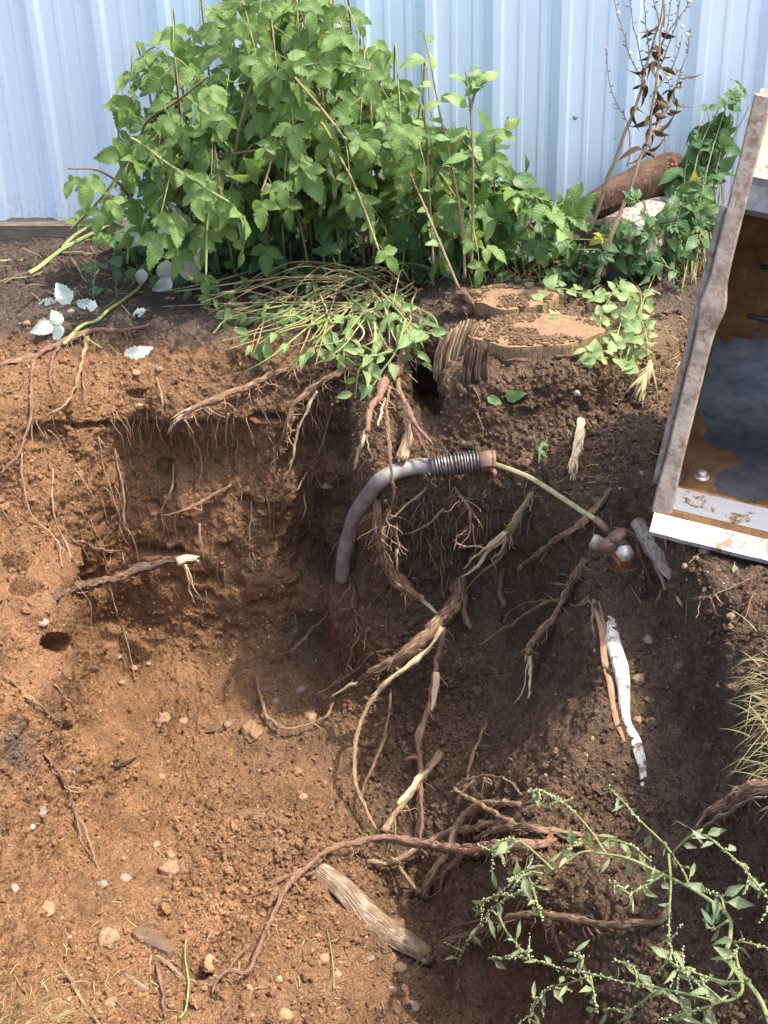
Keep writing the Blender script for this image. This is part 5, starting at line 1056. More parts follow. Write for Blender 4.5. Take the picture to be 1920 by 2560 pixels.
# --- raspberry bush: arching canes with three part leaves
OUT = W('fu', '150 475 190 430 215 380 195 320 222 225 272 165 320 90 420 55 490 0 560 -30 680 -40 770 30 850 110 920 185 945 260 1010 330 1100 360 1160 430 1190 500 1170 570 1090 590 980 585 850 600 720 580 640 600 540 590 480 560 400 525 320 510 240 490')
def in_out(P): x, y = proj(P); return inpoly(x, y, OUT)
bush = thing('raspberry_bush', 'large leafy raspberry bush arching in front of the metal fence', 'bush', surf(800, 660))
random.seed(21); leaves = []; ncane = 0
xs = np.linspace(230, 1330, 58)
tries = 0
while ncane < 68 and tries < 4000:
    tries += 1
    tx, ty = random.uniform(200, 1360), random.uniform(-30, 640)
    if not inpoly(tx, ty, OUT): continue
    if ty > 350 and random.random() < .45: continue
    yt = random.uniform(4.12, 4.72) if ty < 420 else random.uniform(4.05, 4.6)
    T = aty(np.array(tx), np.array(ty), yt)
    bx = 470 + (tx - 230) / 1100 * 640 + random.uniform(-120, 120); by = random.uniform(610, 690); Bp = surf(bx, by) - np.array([0, 0, .02])
    if T[2] < Bp[2] + .05: continue
    apex = (Bp * .45 + T * .55); apex[2] = max(T[2], Bp[2]) + random.uniform(.03, .16)
    S = spline(np.array([Bp, Bp * .72 + apex * .28 + np.array([0, 0, .12]), apex, T]), 9)
    mb = MB(); mb.tube(S, np.linspace(.0052, .0018, len(S)), 6, rough=.1)
    for k in range(0, len(S), 2):            # prickles
        a = rdir(); a /= np.linalg.norm(a); mb.tube([S[k], S[k] + a * .006], [.0009, .0002], 3, cap=False)
    mb.obj('cane', random.choice(['green_stem', 'red_stem', 'green_stem', 'dry_stem']), bush); ncane += 1
    side = 1; acc = 0
    for i in range(7, len(S) - 1):
        acc += np.linalg.norm(S[i] - S[i - 1])
        if acc < .040: continue
        acc = 0; side = -side; tn = S[i + 1] - S[i]; tn /= np.linalg.norm(tn); sv = np.cross(tn, [0, 0, 1]); sv /= np.linalg.norm(sv) + 1e-6
        dr = tn * .4 + sv * side * .8 + np.array([0, -.35, -.35]) + rdir(.3); nr = np.array([.15, -.55, .72]) + rdir(.48)
        q = S[i] + dr / np.linalg.norm(dr) * .08
        qx, qy = proj(q); keep = .75 if (qx < 440 and qy > 330) else .75 if (qx > 860 and qy < 330) else .85
        if in_out(q) and q[2] > .02 and random.random() < keep: leaves.append((S[i], dr, nr, random.choice((random.uniform(.5, .8), random.uniform(.7, 1.0), random.uniform(.85, 1.12)))))
    leaves.append((S[-1], S[-1] - S[-3] + np.array([0, -.05, -.1]), np.array([.1, -.6, .8]) + rdir(.3), random.uniform(.7, 1.0)))
items = [(random.choice(LM['tri', 'leaf_raspberry']), leaf_mw(P, dr, nr, s)) for P, dr, nr, s in leaves]
for txt in ('300 1000 480 800 560 640 575 600 700 690 850 790 990 872', '700 900 900 700 1140 640 1190 575 1165 720 1130 830', '760 800 830 780 905 820 895 1000 890 1190', '1000 700 1100 330 1210 285 1330 400 1430 520 1490 600', '1250 900 1350 520 1480 700 1560 870 1640 1090', '620 950 520 800 420 735 295 728', '560 900 600 640 640 520 760 440 900 330', '1000 800 1050 500 1190 330 1420 270 1600 300'):
    pts = W('z1', txt); S = spline(np.array([aty(np.array(a), np.array(b), y) for (a, b), y in zip(pts, np.linspace(4.45, 4.06, len(pts)))]), 9); mb = MB(); mb.tube(S, np.linspace(.0052, .003, len(S)), 6, rough=.1); mb.obj('cane', random.choice(['green_stem', 'dry_stem', 'red_stem']), bush)
    for i in range(9, len(S), 5):
        dr = (S[i] - S[i - 2]) * 8 + np.array([random.uniform(-.6, .6), -.25, -.5]) + rdir(.25); items.append((random.choice(LM['tri', 'leaf_raspberry']), leaf_mw(S[i], dr, np.array([.1, -.6, .7]) + rdir(.4), random.uniform(.6, .95))))
for _ in range(9):
    P = random.choice(leaves)[0]; put_leaf(bush, random.choice(LM['dead', 'dead_leaf']), leaf_mw(P + np.array([0, -.05, 0]), rdir(1) + np.array([0, 0, -.6]), rdir(1), random.uniform(.6, 1.1)), 'dead_leaf')
items.sort(key=lambda it: it[1][1][3])
for me, mw in items[:300]: put_leaf(bush, me, mw)
rest = items[300:]
# inner leaves in a darker green, their shade put into the colour
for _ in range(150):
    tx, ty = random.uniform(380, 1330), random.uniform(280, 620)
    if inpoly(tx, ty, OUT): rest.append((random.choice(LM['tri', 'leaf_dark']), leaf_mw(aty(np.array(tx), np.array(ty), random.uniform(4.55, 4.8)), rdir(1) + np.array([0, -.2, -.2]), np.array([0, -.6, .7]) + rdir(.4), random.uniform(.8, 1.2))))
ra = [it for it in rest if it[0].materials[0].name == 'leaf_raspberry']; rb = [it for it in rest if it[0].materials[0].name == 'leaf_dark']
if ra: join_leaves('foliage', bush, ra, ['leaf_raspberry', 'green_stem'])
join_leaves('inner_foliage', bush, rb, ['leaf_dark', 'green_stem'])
print('raspberry leaves', len(items), 'canes', ncane)

# --- generic stem plant: stems drawn in the picture with leaves along them
def stem_plant(name, label, cat, stems, leafset, mat, y=None, off=.1, nleaf=10, lsize=(.7, 1.1), start=.2, rad=(.004, .0015), up=.3, group=None, sz=None, droop=.3, rw=.0):
    """stems: list of (window, path, distance or None for lying on the soil)"""
    t = None; allS = []
    for win, txt, yy in stems:
        pts = W(win, txt); n = len(pts)
        if yy is None: P = sp3(win, txt, off)
        else:
            ya = np.interp(np.linspace(0, 1, n), np.linspace(0, 1, len(np.atleast_1d(yy))), np.atleast_1d(yy)); P = np.array([aty(np.array(a), np.array(b), c) for (a, b), c in zip(pts, ya)])
        if t is None: t = thing(name, label, cat, P[0], group)
        S = spline(P, 8); S = S + (np.stack([fbm(S * 9 + k * 13, 2) for k in range(3)], -1) - .5) * rw; mb = MB(); mb.tube(S, np.linspace(rad[0], rad[1], len(S)), 6, rough=.12); mb.obj('stem', mat, t); allS.append(S)
        side = 1
        for i in np.linspace(int(len(S) * start), len(S) - 2, nleaf).astype(int) if nleaf else []:
            side = -side; tn = S[i + 1] - S[i]; tn /= np.linalg.norm(tn); sv = np.cross(tn, [0, 0, 1.]); sv /= np.linalg.norm(sv) + 1e-6
            dr = tn * .5 + sv * side * .8 + np.array([0, -.2, up - droop]) + rdir(.3); put_leaf(t, random.choice(leafset), leaf_mw(S[i], dr, np.array([.1, -.55, .8]) + rdir(.35), random.uniform(*lsize)))
    return t, allS
random.seed(5)
DG = LM['dogwood', 'leaf_dogwood']; ND = LM['nightshade', 'leaf_dark']; NV = LM['nightshade', 'leaf_vine']; PV = LM['palm', 'leaf_vine']; NG = LM['nightshade', 'leaf_dogwood']
stem_plant('sapling', 'tallest thin sapling with torn top leaves in front of the bush', 'sapling', [('z2', '350 1200 340 1000 300 750 240 480 200 270 168 130', [4.2, 4.35])], NG, 'dead_stem', nleaf=11, lsize=(.7, 1.1), start=.3, rad=(.0055, .002))
stem_plant('sapling', 'leaf topped slim sapling left of the tallest one', 'sapling', [('z2', '215 1150 200 900 180 550 160 270', [4.2, 4.3])], NG, 'dead_stem', nleaf=8, lsize=(.5, .9), start=.35, rad=(.004, .0018))
stem_plant('sapling', 'straight sapling right of the tallest one with dark top leaves', 'sapling', [('z2', '378 1180 385 800 375 500 350 290', [4.2, 4.3]), ('z2', '372 480 400 385 440 350', [4.3, 4.28])], NG, 'dead_stem', nleaf=8, lsize=(.7, 1.15), start=.45, rad=(.005, .002))
stem_plant('leaning_stem', 'bare brown stem leaning left across the bush base', 'stem', [('z2', '325 1250 220 1000 170 880 80 680 0 520', [4.05, 4.25])], NG, 'dead_stem', nleaf=3, lsize=(.6, .9), rad=(.005, .002))
RB = W('z2', '380 480 440 500 500 560 560 640 640 720 700 830 800 930 830 1000 760 1080 600 1130 420 1150 200 1130 80 1080 60 800 150 600')
shrub = thing('leafy_shrub', 'dense leafy shrub at the right end of the bush', 'shrub', surf(1250, 660)); its = []
random.seed(8)
for k in range(30):
    while True:
        tx, ty = random.uniform(1000, 1440), random.uniform(270, 640)
        if inpoly(tx, ty, RB): break
    T = aty(np.array(tx), np.array(ty), random.uniform(4.15, 4.6)); Bp = surf(1240 + random.uniform(-150, 120), 650 + random.uniform(-15, 20)); m = Bp * .4 + T * .6 + np.array([0, 0, .08]); S = spline(np.array([Bp, m, T]), 9); mb = MB(); mb.tube(S, np.linspace(.004, .0014, len(S)), 5); mb.obj('branch', random.choice(['dead_stem', 'green_stem', 'red_stem']), shrub)
    for i in range(6, len(S), 2): its.append((random.choice(NG if random.random() < .45 else LM['tri', 'leaf_raspberry'] if random.random() < .5 else LM['big', 'leaf_dark']), leaf_mw(S[i], rdir(.8) + np.array([0, -.35, -.2]), np.array([.1, -.6, .75]) + rdir(.35), random.uniform(.7, 1.2))))
for me, mw in its[:230]: put_leaf(shrub, me, mw)

# --- low dark leaves and cut brush under the bush
random.seed(12)
under = []
for _ in range(330):
    tx, ty = random.uniform(240, 1480), random.gauss(640, 42)
    if ty < 540 or ty > 735: continue
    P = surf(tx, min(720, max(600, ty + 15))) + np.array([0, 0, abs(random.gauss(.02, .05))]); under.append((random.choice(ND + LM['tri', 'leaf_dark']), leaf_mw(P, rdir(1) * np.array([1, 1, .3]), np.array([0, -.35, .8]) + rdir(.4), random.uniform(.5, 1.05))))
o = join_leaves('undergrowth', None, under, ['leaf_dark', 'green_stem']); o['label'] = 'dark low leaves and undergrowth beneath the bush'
gr = MB()
def blade(mb, P, dv, L, wd, mi=0):
    dv = dv / np.linalg.norm(dv); s = np.cross(dv, [0, -1, .3]); s /= np.linalg.norm(s) + 1e-6; V = []; UV = []
    for k in range(5):
        t = k / 4; c = P + dv * L * t + np.array([0, 0, -.35 * L * t * t]); h = wd * (1 - t) ** .7 * .5
        V += [c - s * h, c + s * h]; UV += [(.2, t), (.8, t)]
    mb.add(V, [(2 * k, 2 * k + 1, 2 * k + 3, 2 * k + 2) for k in range(4)], UV, mi)
def grass(name, label, n, box, L, wd=.003, lift_=0.0, bias=(0, 0, 1)):
    mb = MB()
    for _ in range(n):
        x, y = random.gauss(box[0], box[2]), random.gauss(box[1], box[3]); blade(mb, surf(x, y) - np.array([0, 0, .005]), np.array(bias) + rdir(.45), L * random.uniform(.4, 1.2), wd * random.uniform(.6, 1.2))
    o = mb.obj(name, 'grass'); o['kind'] = 'stuff'; o['label'] = label; return o
grass('grass', 'yellow green grass hanging over the right edge of the pit', 150, (1945, 1800, 24, 90), .11, .0030, 0, (-.7, -.3, .5))
grass('grass', 'thin grass around the foot of the bush and shrub', 330, (1300, 668, 170, 22), .11, .003, 0, (0, -.2, .8))
grass('grass', 'dry grass at the bottom left corner of the picture', 260, (40, 2540, 70, 45), .05, .002, 0, (.2, 0, .5))
grass('grass', 'small green grass tuft at the bottom left', 14, (135, 2545, 14, 8), .11, .004, 0, (.8, .1, .35))

# cut brush heap: thin yellow stems fanning out of one point, each stem a branch
random.seed(31)
brush = thing('cut_brush', 'heap of cut yellow twigs with small leaves spilling over the rim', 'brush', surf(900, 740))
ends = W('b1', '0 250 60 270 150 360 290 480 180 300 370 540 240 330 430 600 330 380 500 560 290 590 290 700 620 560 690 500 560 420 720 400 400 330 820 480 660 560 940 560 1000 540 800 390 1080 600 760 640 690 660 1160 520 1180 360 1330 560 1380 650 1460 500 1260 420 1300 470 1240 640 900 660 1150 420 1400 430 1210 520 480 470 540 720')
cen = W('b1', '1005 190')[0]
ends = ends + [(x * .75 + 80, y - 18) for x, y in ends[:9]]
for k, (ex, ey) in enumerate(ends):
    sx_, sy_ = cen[0] + random.gauss(0, 80), cen[1] + random.uniform(-60, 45); n = 5; P = []
    for t in np.linspace(0, 1, n):
        x = sx_ * (1 - t) + ex * t + random.gauss(0, 16); y = sy_ * (1 - t) + ey * t - 34 * math.sin(t * math.pi) * random.uniform(-.5, 1.3); P.append(lift(x, y, .03 + .06 * math.sin(t * math.pi * .8) + random.uniform(0, .03)))
    S = spline(np.array(P), 6); mb = MB(); mb.tube(S, np.linspace(.0042, .0018, len(S)) * random.uniform(.7, 1.25), 5, rough=.1); mb.obj('twig', random.choice(['dry_stem', 'dry_stem', 'green_stem', 'straw']), brush)
    for i in range(10, len(S), 3):
        if random.random() < .36:
            for s in (-1, 1): put_leaf(brush, random.choice(DG), leaf_mw(S[i], (S[i] - S[i - 2]) + rdir(.02) + np.array([s * .03, -.01, -.02]), np.array([.1, -.6, .7]) + rdir(.4), random.uniform(.6, 1.0)))
for k in range(26):
    a = surf(cen[0] + random.gauss(0, 60), cen[1] + random.gauss(-10, 30)) + np.array([0, 0, .03]); b = lift(cen[0] + random.gauss(-120, 190), cen[1] + random.gauss(20, 45), random.uniform(.02, .09)); mb = MB(); m = (a + b) / 2 + np.array([0, 0, random.uniform(0, .08)]); mb.tube(spline(np.array([a, m, b]), 7), np.linspace(.0026, .0012, 15), 4, cap=False); mb.obj('twig', random.choice(['dry_stem', 'straw', 'dead_stem', 'green_stem']), brush)
stem_plant('leafy_cutting', 'cut leafy branch laid over the big branching root', 'branch', [('z4', '300 0 370 90 430 170 480 250', None), ('z4', '440 180 400 300 340 390 300 460', None), ('z4', '460 215 470 290 490 380', None), ('z4', '370 310 280 330 215 320', None), ('z4', '290 325 240 390 215 500', None), ('z4', '470 200 520 230 560 250', None)], DG, 'green_stem', off=.16, nleaf=6, lsize=(.75, 1.2), rad=(.004, .0015))

# --- broken canes lying on the shelf at the left
stem_plant('broken_cane', 'broken green cane leaning from the shelf up into the bush', 'cane', [('l1', '250 565 330 520 400 465 560 345 760 240 985 130', [4.28, 4.5])], LM['tri', 'leaf_raspberry'], 'green_stem', nleaf=3, lsize=(.7, .9), start=.7, rad=(.0085, .006))
stem_plant('broken_cane', 'second green cane crossing above the broken cane', 'cane', [('l1', '540 345 620 260 730 185 860 110', [4.46, 4.55])], LM['tri', 'leaf_raspberry'], 'green_stem', nleaf=3, lsize=(.7, .9), start=.5, rad=(.007, .005))
t, S_ = stem_plant('fallen_cane', 'fallen green cane with silvery upturned leaves over the rim', 'cane', [('l1', '550 1170 700 1080 840 990 950 905 1070 800 1230 645 1330 430 1420 230', None)], [], 'green_stem', off=.03, nleaf=0, rad=(.0065, .004))
for (x, y), (dx, dz), s_ in zip(W('l1', '790 800 1000 800 930 1160 640 1050 1050 840'), ((-1, -.12), (-.75, -.5), (.6, -.55), (-1, .0), (.5, -.6)), (1.1, 1.2, 1.05, .7, .9)):
    put_leaf(t, random.choice(LM['tri', 'leaf_silver']), leaf_mw(lift(x, y, .075), (dx, -.25, dz), np.array([.1, -.8, .5]) + rdir(.12), s_ * 1.3))
mb = MB(); mb.tube(sp3('l1', '680 1110 780 1160 880 1205', .035), .002, 5); mb.obj('leaf_stalk', 'green_stem', t)
t, S_ = stem_plant('wilted_cane', 'wilted cane with grey green hanging leaves at the bush foot', 'cane', [('l1', '1659 620 1560 500 1460 350 1380 200 1330 60', [4.2, 4.5])], [], 'green_stem', nleaf=0, rad=(.007, .004))
for (x, y), (dx, dz), s in zip(W('l1', '1440 400 1600 400 1230 190 1240 500 1330 190 1480 560'), ((-.1, -1), (.2, -1), (-.8, -.6), (-.3, -1), (.8, .1), (-.6, -.8)), (1.0, .95, .7, .6, .7, .8)):
    put_leaf(t, random.choice(LM['wilt', 'leaf_silver']), leaf_mw(aty(np.array(x), np.array(y), 4.32), (dx, -.15, dz), np.array([.1, -.9, .3]) + rdir(.2), s * 1.25))
t, S_ = stem_plant('green_sucker', 'low dark green sucker with broad leaves on the shelf', 'plant', [('l1', '1100 480 1105 380 1102 260', 4.36)], LM['big', 'leaf_dark'], 'green_stem', nleaf=0, rad=(.003, .002))
for (x, y), (dx, dz) in zip(W('l1', '1090 470 1110 500 1060 520 1180 500 1300 560'), ((-.9, .2), (.2, -1), (-.8, -.7), (.8, -.5), (.4, -.9))): put_leaf(t, random.choice(LM['big', 'leaf_dark']), leaf_mw(aty(np.array(x), np.array(y), 4.34), (dx, -.1, dz), np.array([0, -.8, .6]) + rdir(.15), .62))
stem_plant('weed_sprout', 'thin upright weed sprout standing on the shelf', 'weed', [('l1', '808 745 815 600 830 380 830 120', 4.32)], LM['narrow', 'leaf_goose'], 'green_stem', nleaf=8, lsize=(.5, .9), start=.1, rad=(.002, .001))
for lab, win, txt, r in (('long bare twig lying on the shelf at the left', 'l1', '-20 650 120 620 260 585 420 550', 7), ('brown twig leaning on the shelf below the canes', 'l1', '600 420 680 520 750 640', 8), ('yellow green cane piece at the left picture edge', 'l1', '-20 445 60 425 130 430 195 465', 12), ('pale cut cane above the long bare twig', 'l1', '480 415 640 400 800 390', 6), ('reddish short twig beside the broken cane', 'l1', '470 420 560 470 650 515', 6)):
    S, R = strand(win, txt, r, .015); mb = MB(); mb.tube(S, R, 7, rough=.15); tag(mb.obj('twig', 'green_stem' if 'green' in lab else random.choice(['root_brown', 'dead_stem'])), lab, 'twig')

# --- tall dead weed in front of the fence
random.seed(77)
dead = thing('dead_weed', 'tall dried weed with curled brown leaves in front of the fence', 'weed', surf(1490, 680))
def dstem(win, txt, yy, r0_, r1_, mat='dead_stem'):
    pts = W(win, txt); ya = np.linspace(yy[0], yy[1], len(pts)); S = spline(np.array([aty(np.array(a), np.array(b), c) for (a, b), c in zip(pts, ya)]), 8); S = S + (np.stack([fbm(S * 14 + k * 9, 2) for k in range(3)], -1) - .5) * .012; mb = MB(); mb.tube(S, np.linspace(r0_, r1_, len(S)), 6, rough=.15); mb.obj('stalk', mat, dead); return S
D1 = dstem('z2', '885 1010 950 820 1030 600 1090 460 1120 330 1160 200 1195 60 1210 -40', (4.3, 4.45), .0075, .002); D2 = dstem('z2', '920 1200 985 1020 1040 880 1100 700 1140 600 1165 420 1185 250 1200 90 1215 -60', (4.15, 4.4), .0085, .002); D3 = dstem('z2', '1160 590 1190 530 1250 390 1310 230', (4.3, 4.4), .005, .002)
fine = ['1050 720 1060 640 1050 530 1000 440 970 330 958 190', '1110 340 1060 240 1040 150 1010 60 990 -30', '1120 300 1095 180 1075 90 1060 -10', '1150 250 1130 120 1120 20 1125 -60', '1180 260 1215 150 1230 60 1240 -30', '1170 330 1220 220 1260 100 1280 0 1310 -60', '1190 200 1240 120 1290 60 1330 0', '1240 300 1270 220 1290 150', '1310 240 1322 180 1318 130', '1220 480 1240 400 1230 330', '1200 540 1215 620 1220 720', '1150 420 1200 360 1230 300', '1185 100 1165 20 1160 -40', '1205 120 1210 40 1200 -40', '1250 400 1280 350 1285 290']
for k, f in enumerate(fine):
    S = dstem('z2', f, (4.4, 4.42), .0022, .0009); mb = MB()
    for i in range(1, len(S), 2):
        a = rdir(); a[2] = abs(a[2]) * .8; a /= np.linalg.norm(a); L = random.uniform(.008, .02); mb.tube([S[i], S[i] + a * L * .6, S[i] + a * L], [.0012, .0022, .0004], 4)
    mb.obj('seed_heads', random.choice(['dead_leaf', 'dead_stem', 'green_stem']), dead)
    if k % 3 == 0:
        v, f_ = I1; P = S[-2]; m2 = MB(); m2.add(v * .006 + P, f_); m2.obj('flower', 'petal', dead)
for x, y in W('z2', '1230 320 1215 312 1065 230 1012 55 1290 115 1312 150'):
    v, f_ = I1; m2 = MB(); m2.add(v * .0065 + aty(np.array(x), np.array(y), 4.38), f_); m2.obj('flower', 'petal', dead)
for _ in range(70):
    S = random.choice([D1, D2, D1, D2, D3]); 
    i = random.randrange(int(len(S) * .42), int(len(S) * .86)); put_leaf(dead, random.choice(LM['dead', 'dead_leaf']), leaf_mw(S[i], np.array([random.gauss(0, .7), -.2, random.uniform(-1.2, .25)]), rdir(1), random.uniform(.6, 1.35)), 'curled_leaf')

# --- climbing vine and leaves on the right, behind the bucket
random.seed(44)
vine = thing('climbing_vine', 'dark green vine climbing the fence behind the bucket', 'vine', surf(1760, 660))
VR = W('k1', '930 60 1100 80 1250 130 1280 290 1060 330 1000 640 900 700 880 960 760 1100 740 1400 640 1700 560 2000 520 2150 330 2000 340 1800 420 1600 330 1350 480 1150 560 900 440 640 620 560 700 380 800 220 880 130')
its = []
for k in range(34):
    for _ in range(50):
        tx, ty = random.uniform(1640, 1905), random.uniform(190, 760)
        if inpoly(tx, ty, VR): break
    yy = 4.72 if ty < 420 else random.uniform(4.2, 4.6); T = aty(np.array(tx), np.array(ty), yy); Bp = surf(1740 + random.uniform(-60, 60), 690 + random.uniform(-30, 40)); S = spline(np.array([Bp, Bp * .5 + T * .5 + np.array([random.uniform(-.06, .06), .08, .05]), T]), 9); mb = MB(); mb.tube(S, np.linspace(.003, .0013, len(S)), 5); mb.obj('stem', random.choice(['green_stem', 'red_stem', 'dead_stem']), vine)
    for i in range(5, len(S)):
        q = proj(S[i])
        if inpoly(q[0], q[1], VR): its.append((random.choice(NV + PV + NV), leaf_mw(S[i], rdir(.8) + np.array([0, -.3, -.3]), np.array([.1, -.7, .6]) + rdir(.35), random.uniform(.6, 1.15))))
for me, mw in its[:290]: put_leaf(vine, me, mw)
for x, y in W('k1', '440 858 476 858'):
    v, f_ = I2; m2 = MB(); m2.add(v * .0065 + aty(np.array(x), np.array(y), 4.3), f_); m2.obj('berry', 'berry', vine)
creep = thing('ground_creeper', 'leafy creeper around the sawn log right of the shrub', 'creeper', surf(1500, 660))
for k in range(26):
    x, y = random.uniform(1380, 1700), random.uniform(500, 690)
    P0 = surf(1450 + random.uniform(-60, 200), 680 + random.uniform(-20, 30)); T = aty(np.array(x), np.array(y), random.uniform(4.12, 4.3)); S = spline(np.array([P0, (P0 + T) / 2 + np.array([0, 0, .04]), T]), 6); mb = MB(); mb.tube(S, np.linspace(.0025, .001, len(S)), 5); mb.obj('stem', 'green_stem', creep)
    for i in range(5, len(S), 2): put_leaf(creep, random.choice(PV + NV), leaf_mw(S[i], rdir(.8) + np.array([0, -.3, -.1]), np.array([.1, -.6, .7]) + rdir(.4), random.uniform(.5, .95)))

# --- sunlit bindweed over the mound right of the stump
random.seed(52); HB = LM['heart', 'leaf_bright']
stem_plant('bindweed', 'sunlit pale green bindweed trailing beside the front stump', 'weed', [('s1', '1460 560 1330 480 1140 460 1000 420 900 360 820 270 830 190 770 170', None), ('s1', '830 190 950 185 1060 195 1150 160', None), ('s1', '1350 520 1380 380 1400 250 1450 130 1500 20', None), ('s1', '1240 500 1260 400 1310 280 1340 180', None), ('s1', '1310 540 1360 370 1390 260 1380 150', None), ('s1', '1430 560 1410 430 1370 330', None), ('s1', '1390 600 1280 570 1180 490', None), ('s1', '1150 420 1160 330 1190 250 1260 120', None), ('s1', '1200 230 1260 160 1290 90', None), ('s1', '1150 580 1120 530 1050 470', None)], HB, 'green_stem', off=.10, nleaf=9, lsize=(.6, 1.15), start=.1, rad=(.0026, .0012), up=.5)

# --- goosefoot weed leaning in at the lower right
random.seed(63)
GF = [('z8', '1690 1230 1650 1140 1600 1010 1500 870 1475 760 1480 680 1440 630 1330 560 1200 490 1060 430 950 410 860 410 780 440 720 490 640 550 550 590 450 650 400 700 370 780 330 880', [.05, .1, .16, .2, .24, .24, .22, .2, .16]), ('z8', '960 410 900 320 830 230 760 175 690 145 620 130', [.24, .26, .24]), ('z8', '1250 410 1180 330 1100 260 1040 190 970 120', [.24, .26, .26]), ('z8', '1330 560 1290 480 1250 410', .23), ('z8', '1240 420 1235 520 1240 650 1245 800 1260 880', [.24, .2, .16]), ('z8', '1255 405 1330 340 1390 330 1450 370 1520 450 1590 530 1670 610', [.24, .26, .22]),
      ('z8', '1500 885 1545 950 1550 1015 1450 1030 1300 1000 1150 970 1040 960 900 920 780 900 640 870 560 850 450 860', [.15, .18, .2, .24, .24, .2]), ('z8', '1480 1040 1400 1062 1280 1088 1200 1130', [.18, .2]), ('z8', '900 935 780 970 700 990 650 1060 620 1130', [.24, .24, .2]), ('z8', '730 480 680 440 610 370 540 350 500 400 470 480', [.24, .26, .24]), ('z8', '560 590 470 590 400 640', .2), ('z8', '480 660 530 730 570 800 620 850', [.22, .24]), ('z8', '650 550 660 620 680 690', .22), ('z8', '690 500 620 490 560 520', .22), ('z8', '720 470 640 480 590 540', .22), ('z8', '790 440 800 380 850 360', .24), ('z8', '1450 1030 1370 960 1280 900 1230 860', .22), ('z8', '1560 965 1450 950 1330 910 1290 880', .22), ('z8', '1480 690 1420 730 1380 690', .18), ('z8', '1490 780 1560 790 1659 810', .15), ('z8', '1210 490 1140 530 1060 580', .22), ('z8', '950 335 1060 360 1150 440', .24), ('z8', '1540 910 1545 860 1525 830', .18), ('z8', '1460 640 1440 580 1400 575', .2), ('z8', '910 930 920 1000 935 1090', .22), ('z8', '850 900 860 850 810 830', .23), ('z8', '1180 1000 1100 1060 1060 1080 960 1075', .2), ('z8', '1090 980 1080 900 990 860', .2), ('z8', '1060 580 1030 560 990 520', .2)]
goose = None; tips = []
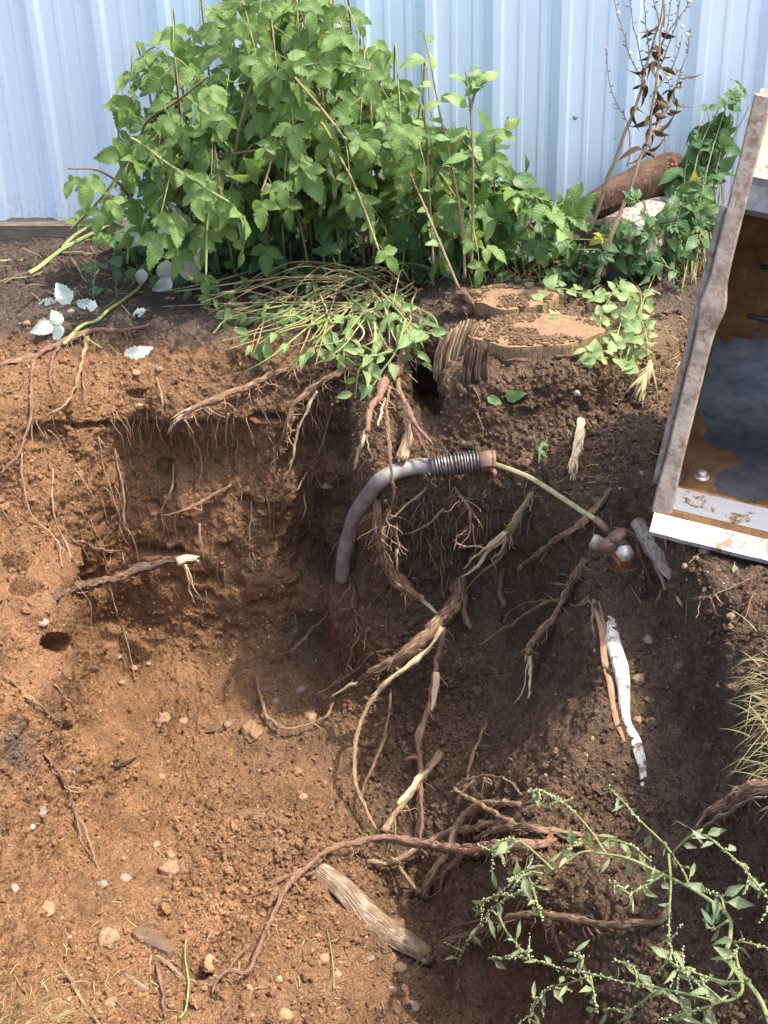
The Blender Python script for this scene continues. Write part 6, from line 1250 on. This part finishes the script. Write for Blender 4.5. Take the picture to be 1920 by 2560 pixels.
for k, (win, txt, off) in enumerate(GF):
    pts = W(win, txt); n = len(pts); offs = np.interp(np.linspace(0, 1, n), np.linspace(0, 1, len(np.atleast_1d(off))), np.atleast_1d(off)); P = np.array([lift(a, b, o) for (a, b), o in zip(pts, offs)])
    D = np.linalg.norm(P - CP, axis=1); Ds = D.copy()
    for _ in range(6): Ds[1:-1] = .25 * Ds[:-2] + .5 * Ds[1:-1] + .25 * Ds[2:]
    P = CP + (P - CP) * (Ds / D)[:, None]
    if goose is None: goose = thing('goosefoot_weed', 'branched green goosefoot weed with seed spikes at lower right', 'weed', P[0])
    S = spline(P, 6); mb = MB(); r0_ = .0045 if k == 0 else .0032 if k == 6 else .0026; mb.tube(S, np.linspace(r0_, .0012 if k else .0016, len(S)), 7, rough=.08); mb.obj('stem', 'green_stem', goose)
    # seed spikes along the last part
    mb = MB(); n0 = int(len(S) * (.45 if k else .7)); v, f_ = I1
    for i in range(n0, len(S)):
        for _ in range(4 if k in (0, 1, 6, 8, 9) else 2):
            mb.add(v * random.uniform(.0014, .0027) + S[i] + rdir(.0022), f_)
    if k in (0, 1, 4, 5, 8, 9, 10, 11, 13, 14, 16, 17):
        for _ in range(5):                       # short side spikes
            i = random.randrange(n0, len(S)); dv = rdir(1) + np.array([0, -.3, -.6]); dv /= np.linalg.norm(dv); L = random.uniform(.02, .05)
            for q in np.linspace(0, 1, 13): mb.add(v * random.uniform(.0014, .0026) + S[i] + dv * L * q + rdir(.001), f_)
    mb.obj('seed_spike', 'seed', goose)
    for i in np.linspace(3, len(S) - 2, max(3, len(S) // (5 if k == 0 else 3))).astype(int):
        put_leaf(goose, random.choice(LM['goose', 'leaf_goose'] + LM['narrow', 'leaf_goose'] + LM['narrow', 'leaf_goose']), leaf_mw(S[i], rdir(.8) + np.array([0, -.2, -.3]), np.array([.1, -.5, .8]) + rdir(.4), random.uniform(.5, 1.15)))
# single fallen leaves
for lab, win, x, y, me, s in (('large green leaf lying on the mound below the cracked stump', 's1', 590, 785, LM['nightshade', 'leaf_dogwood'][0], .95), ('second leaf beside the large one on the mound', 's1', 490, 775, LM['nightshade', 'leaf_dogwood'][1], .75), ('lone green leaf on the mound left of the shredded stub', 'z4', 1045, 678, LM['dogwood', 'leaf_dogwood'][1], .95), ('small bright leaf caught on the splintered root bundle', 'z4', 862, 1058, LM['nightshade', 'leaf_dogwood'][2], .62), ('small green leaf on the soil in front of the bucket', 'q3', 1405, 610, LM['goose', 'leaf_goose'][0], .75), ('narrow leaf below the small leaf by the bucket', 'q3', 930, 880, LM['narrow', 'leaf_goose'][1], .8), ('pale dry leaf on the mound beside the shredded stub', 'z4', 1385, 725, LM['dead', 'dead_leaf'][0], .6), ('curled dry leaf at the centre of the mound', 'z4', 870, 660, LM['dead', 'dead_leaf'][2], .7), ('brown dry leaf on the shelf below the canes', 'l1', 545, 610, LM['dead', 'dead_leaf'][1], .7)):
    (px, py), = W(win, f'{x} {y}'); o = bpy.data.objects.new('fallen_leaf', me); COL.objects.link(o); nr = snrm(px, py); o.matrix_basis = leaf_mw(lift(px, py, .02 if 'bundle' not in lab else .12), np.array([random.uniform(-1, 1), -.5, random.uniform(-.6, .3)]), nr + np.array([0, -.3, .2]), s); tag(o, lab, 'leaf')
stem_plant('grass_stalk', 'pale green grass stalk standing at the bottom left floor', 'grass stalk', [('z7', '775 1020 805 960 815 850 800 760 803 660', None)], [], 'green_stem', off=.03, nleaf=0, rad=(.003, .002))
stem_plant('grass_stalk', 'thin green grass stalk right of the big round stone', 'grass stalk', [('z7', '1443 885 1438 800 1430 700 1412 630', None)], [], 'green_stem', off=.02, nleaf=0, rad=(.002, .0012))
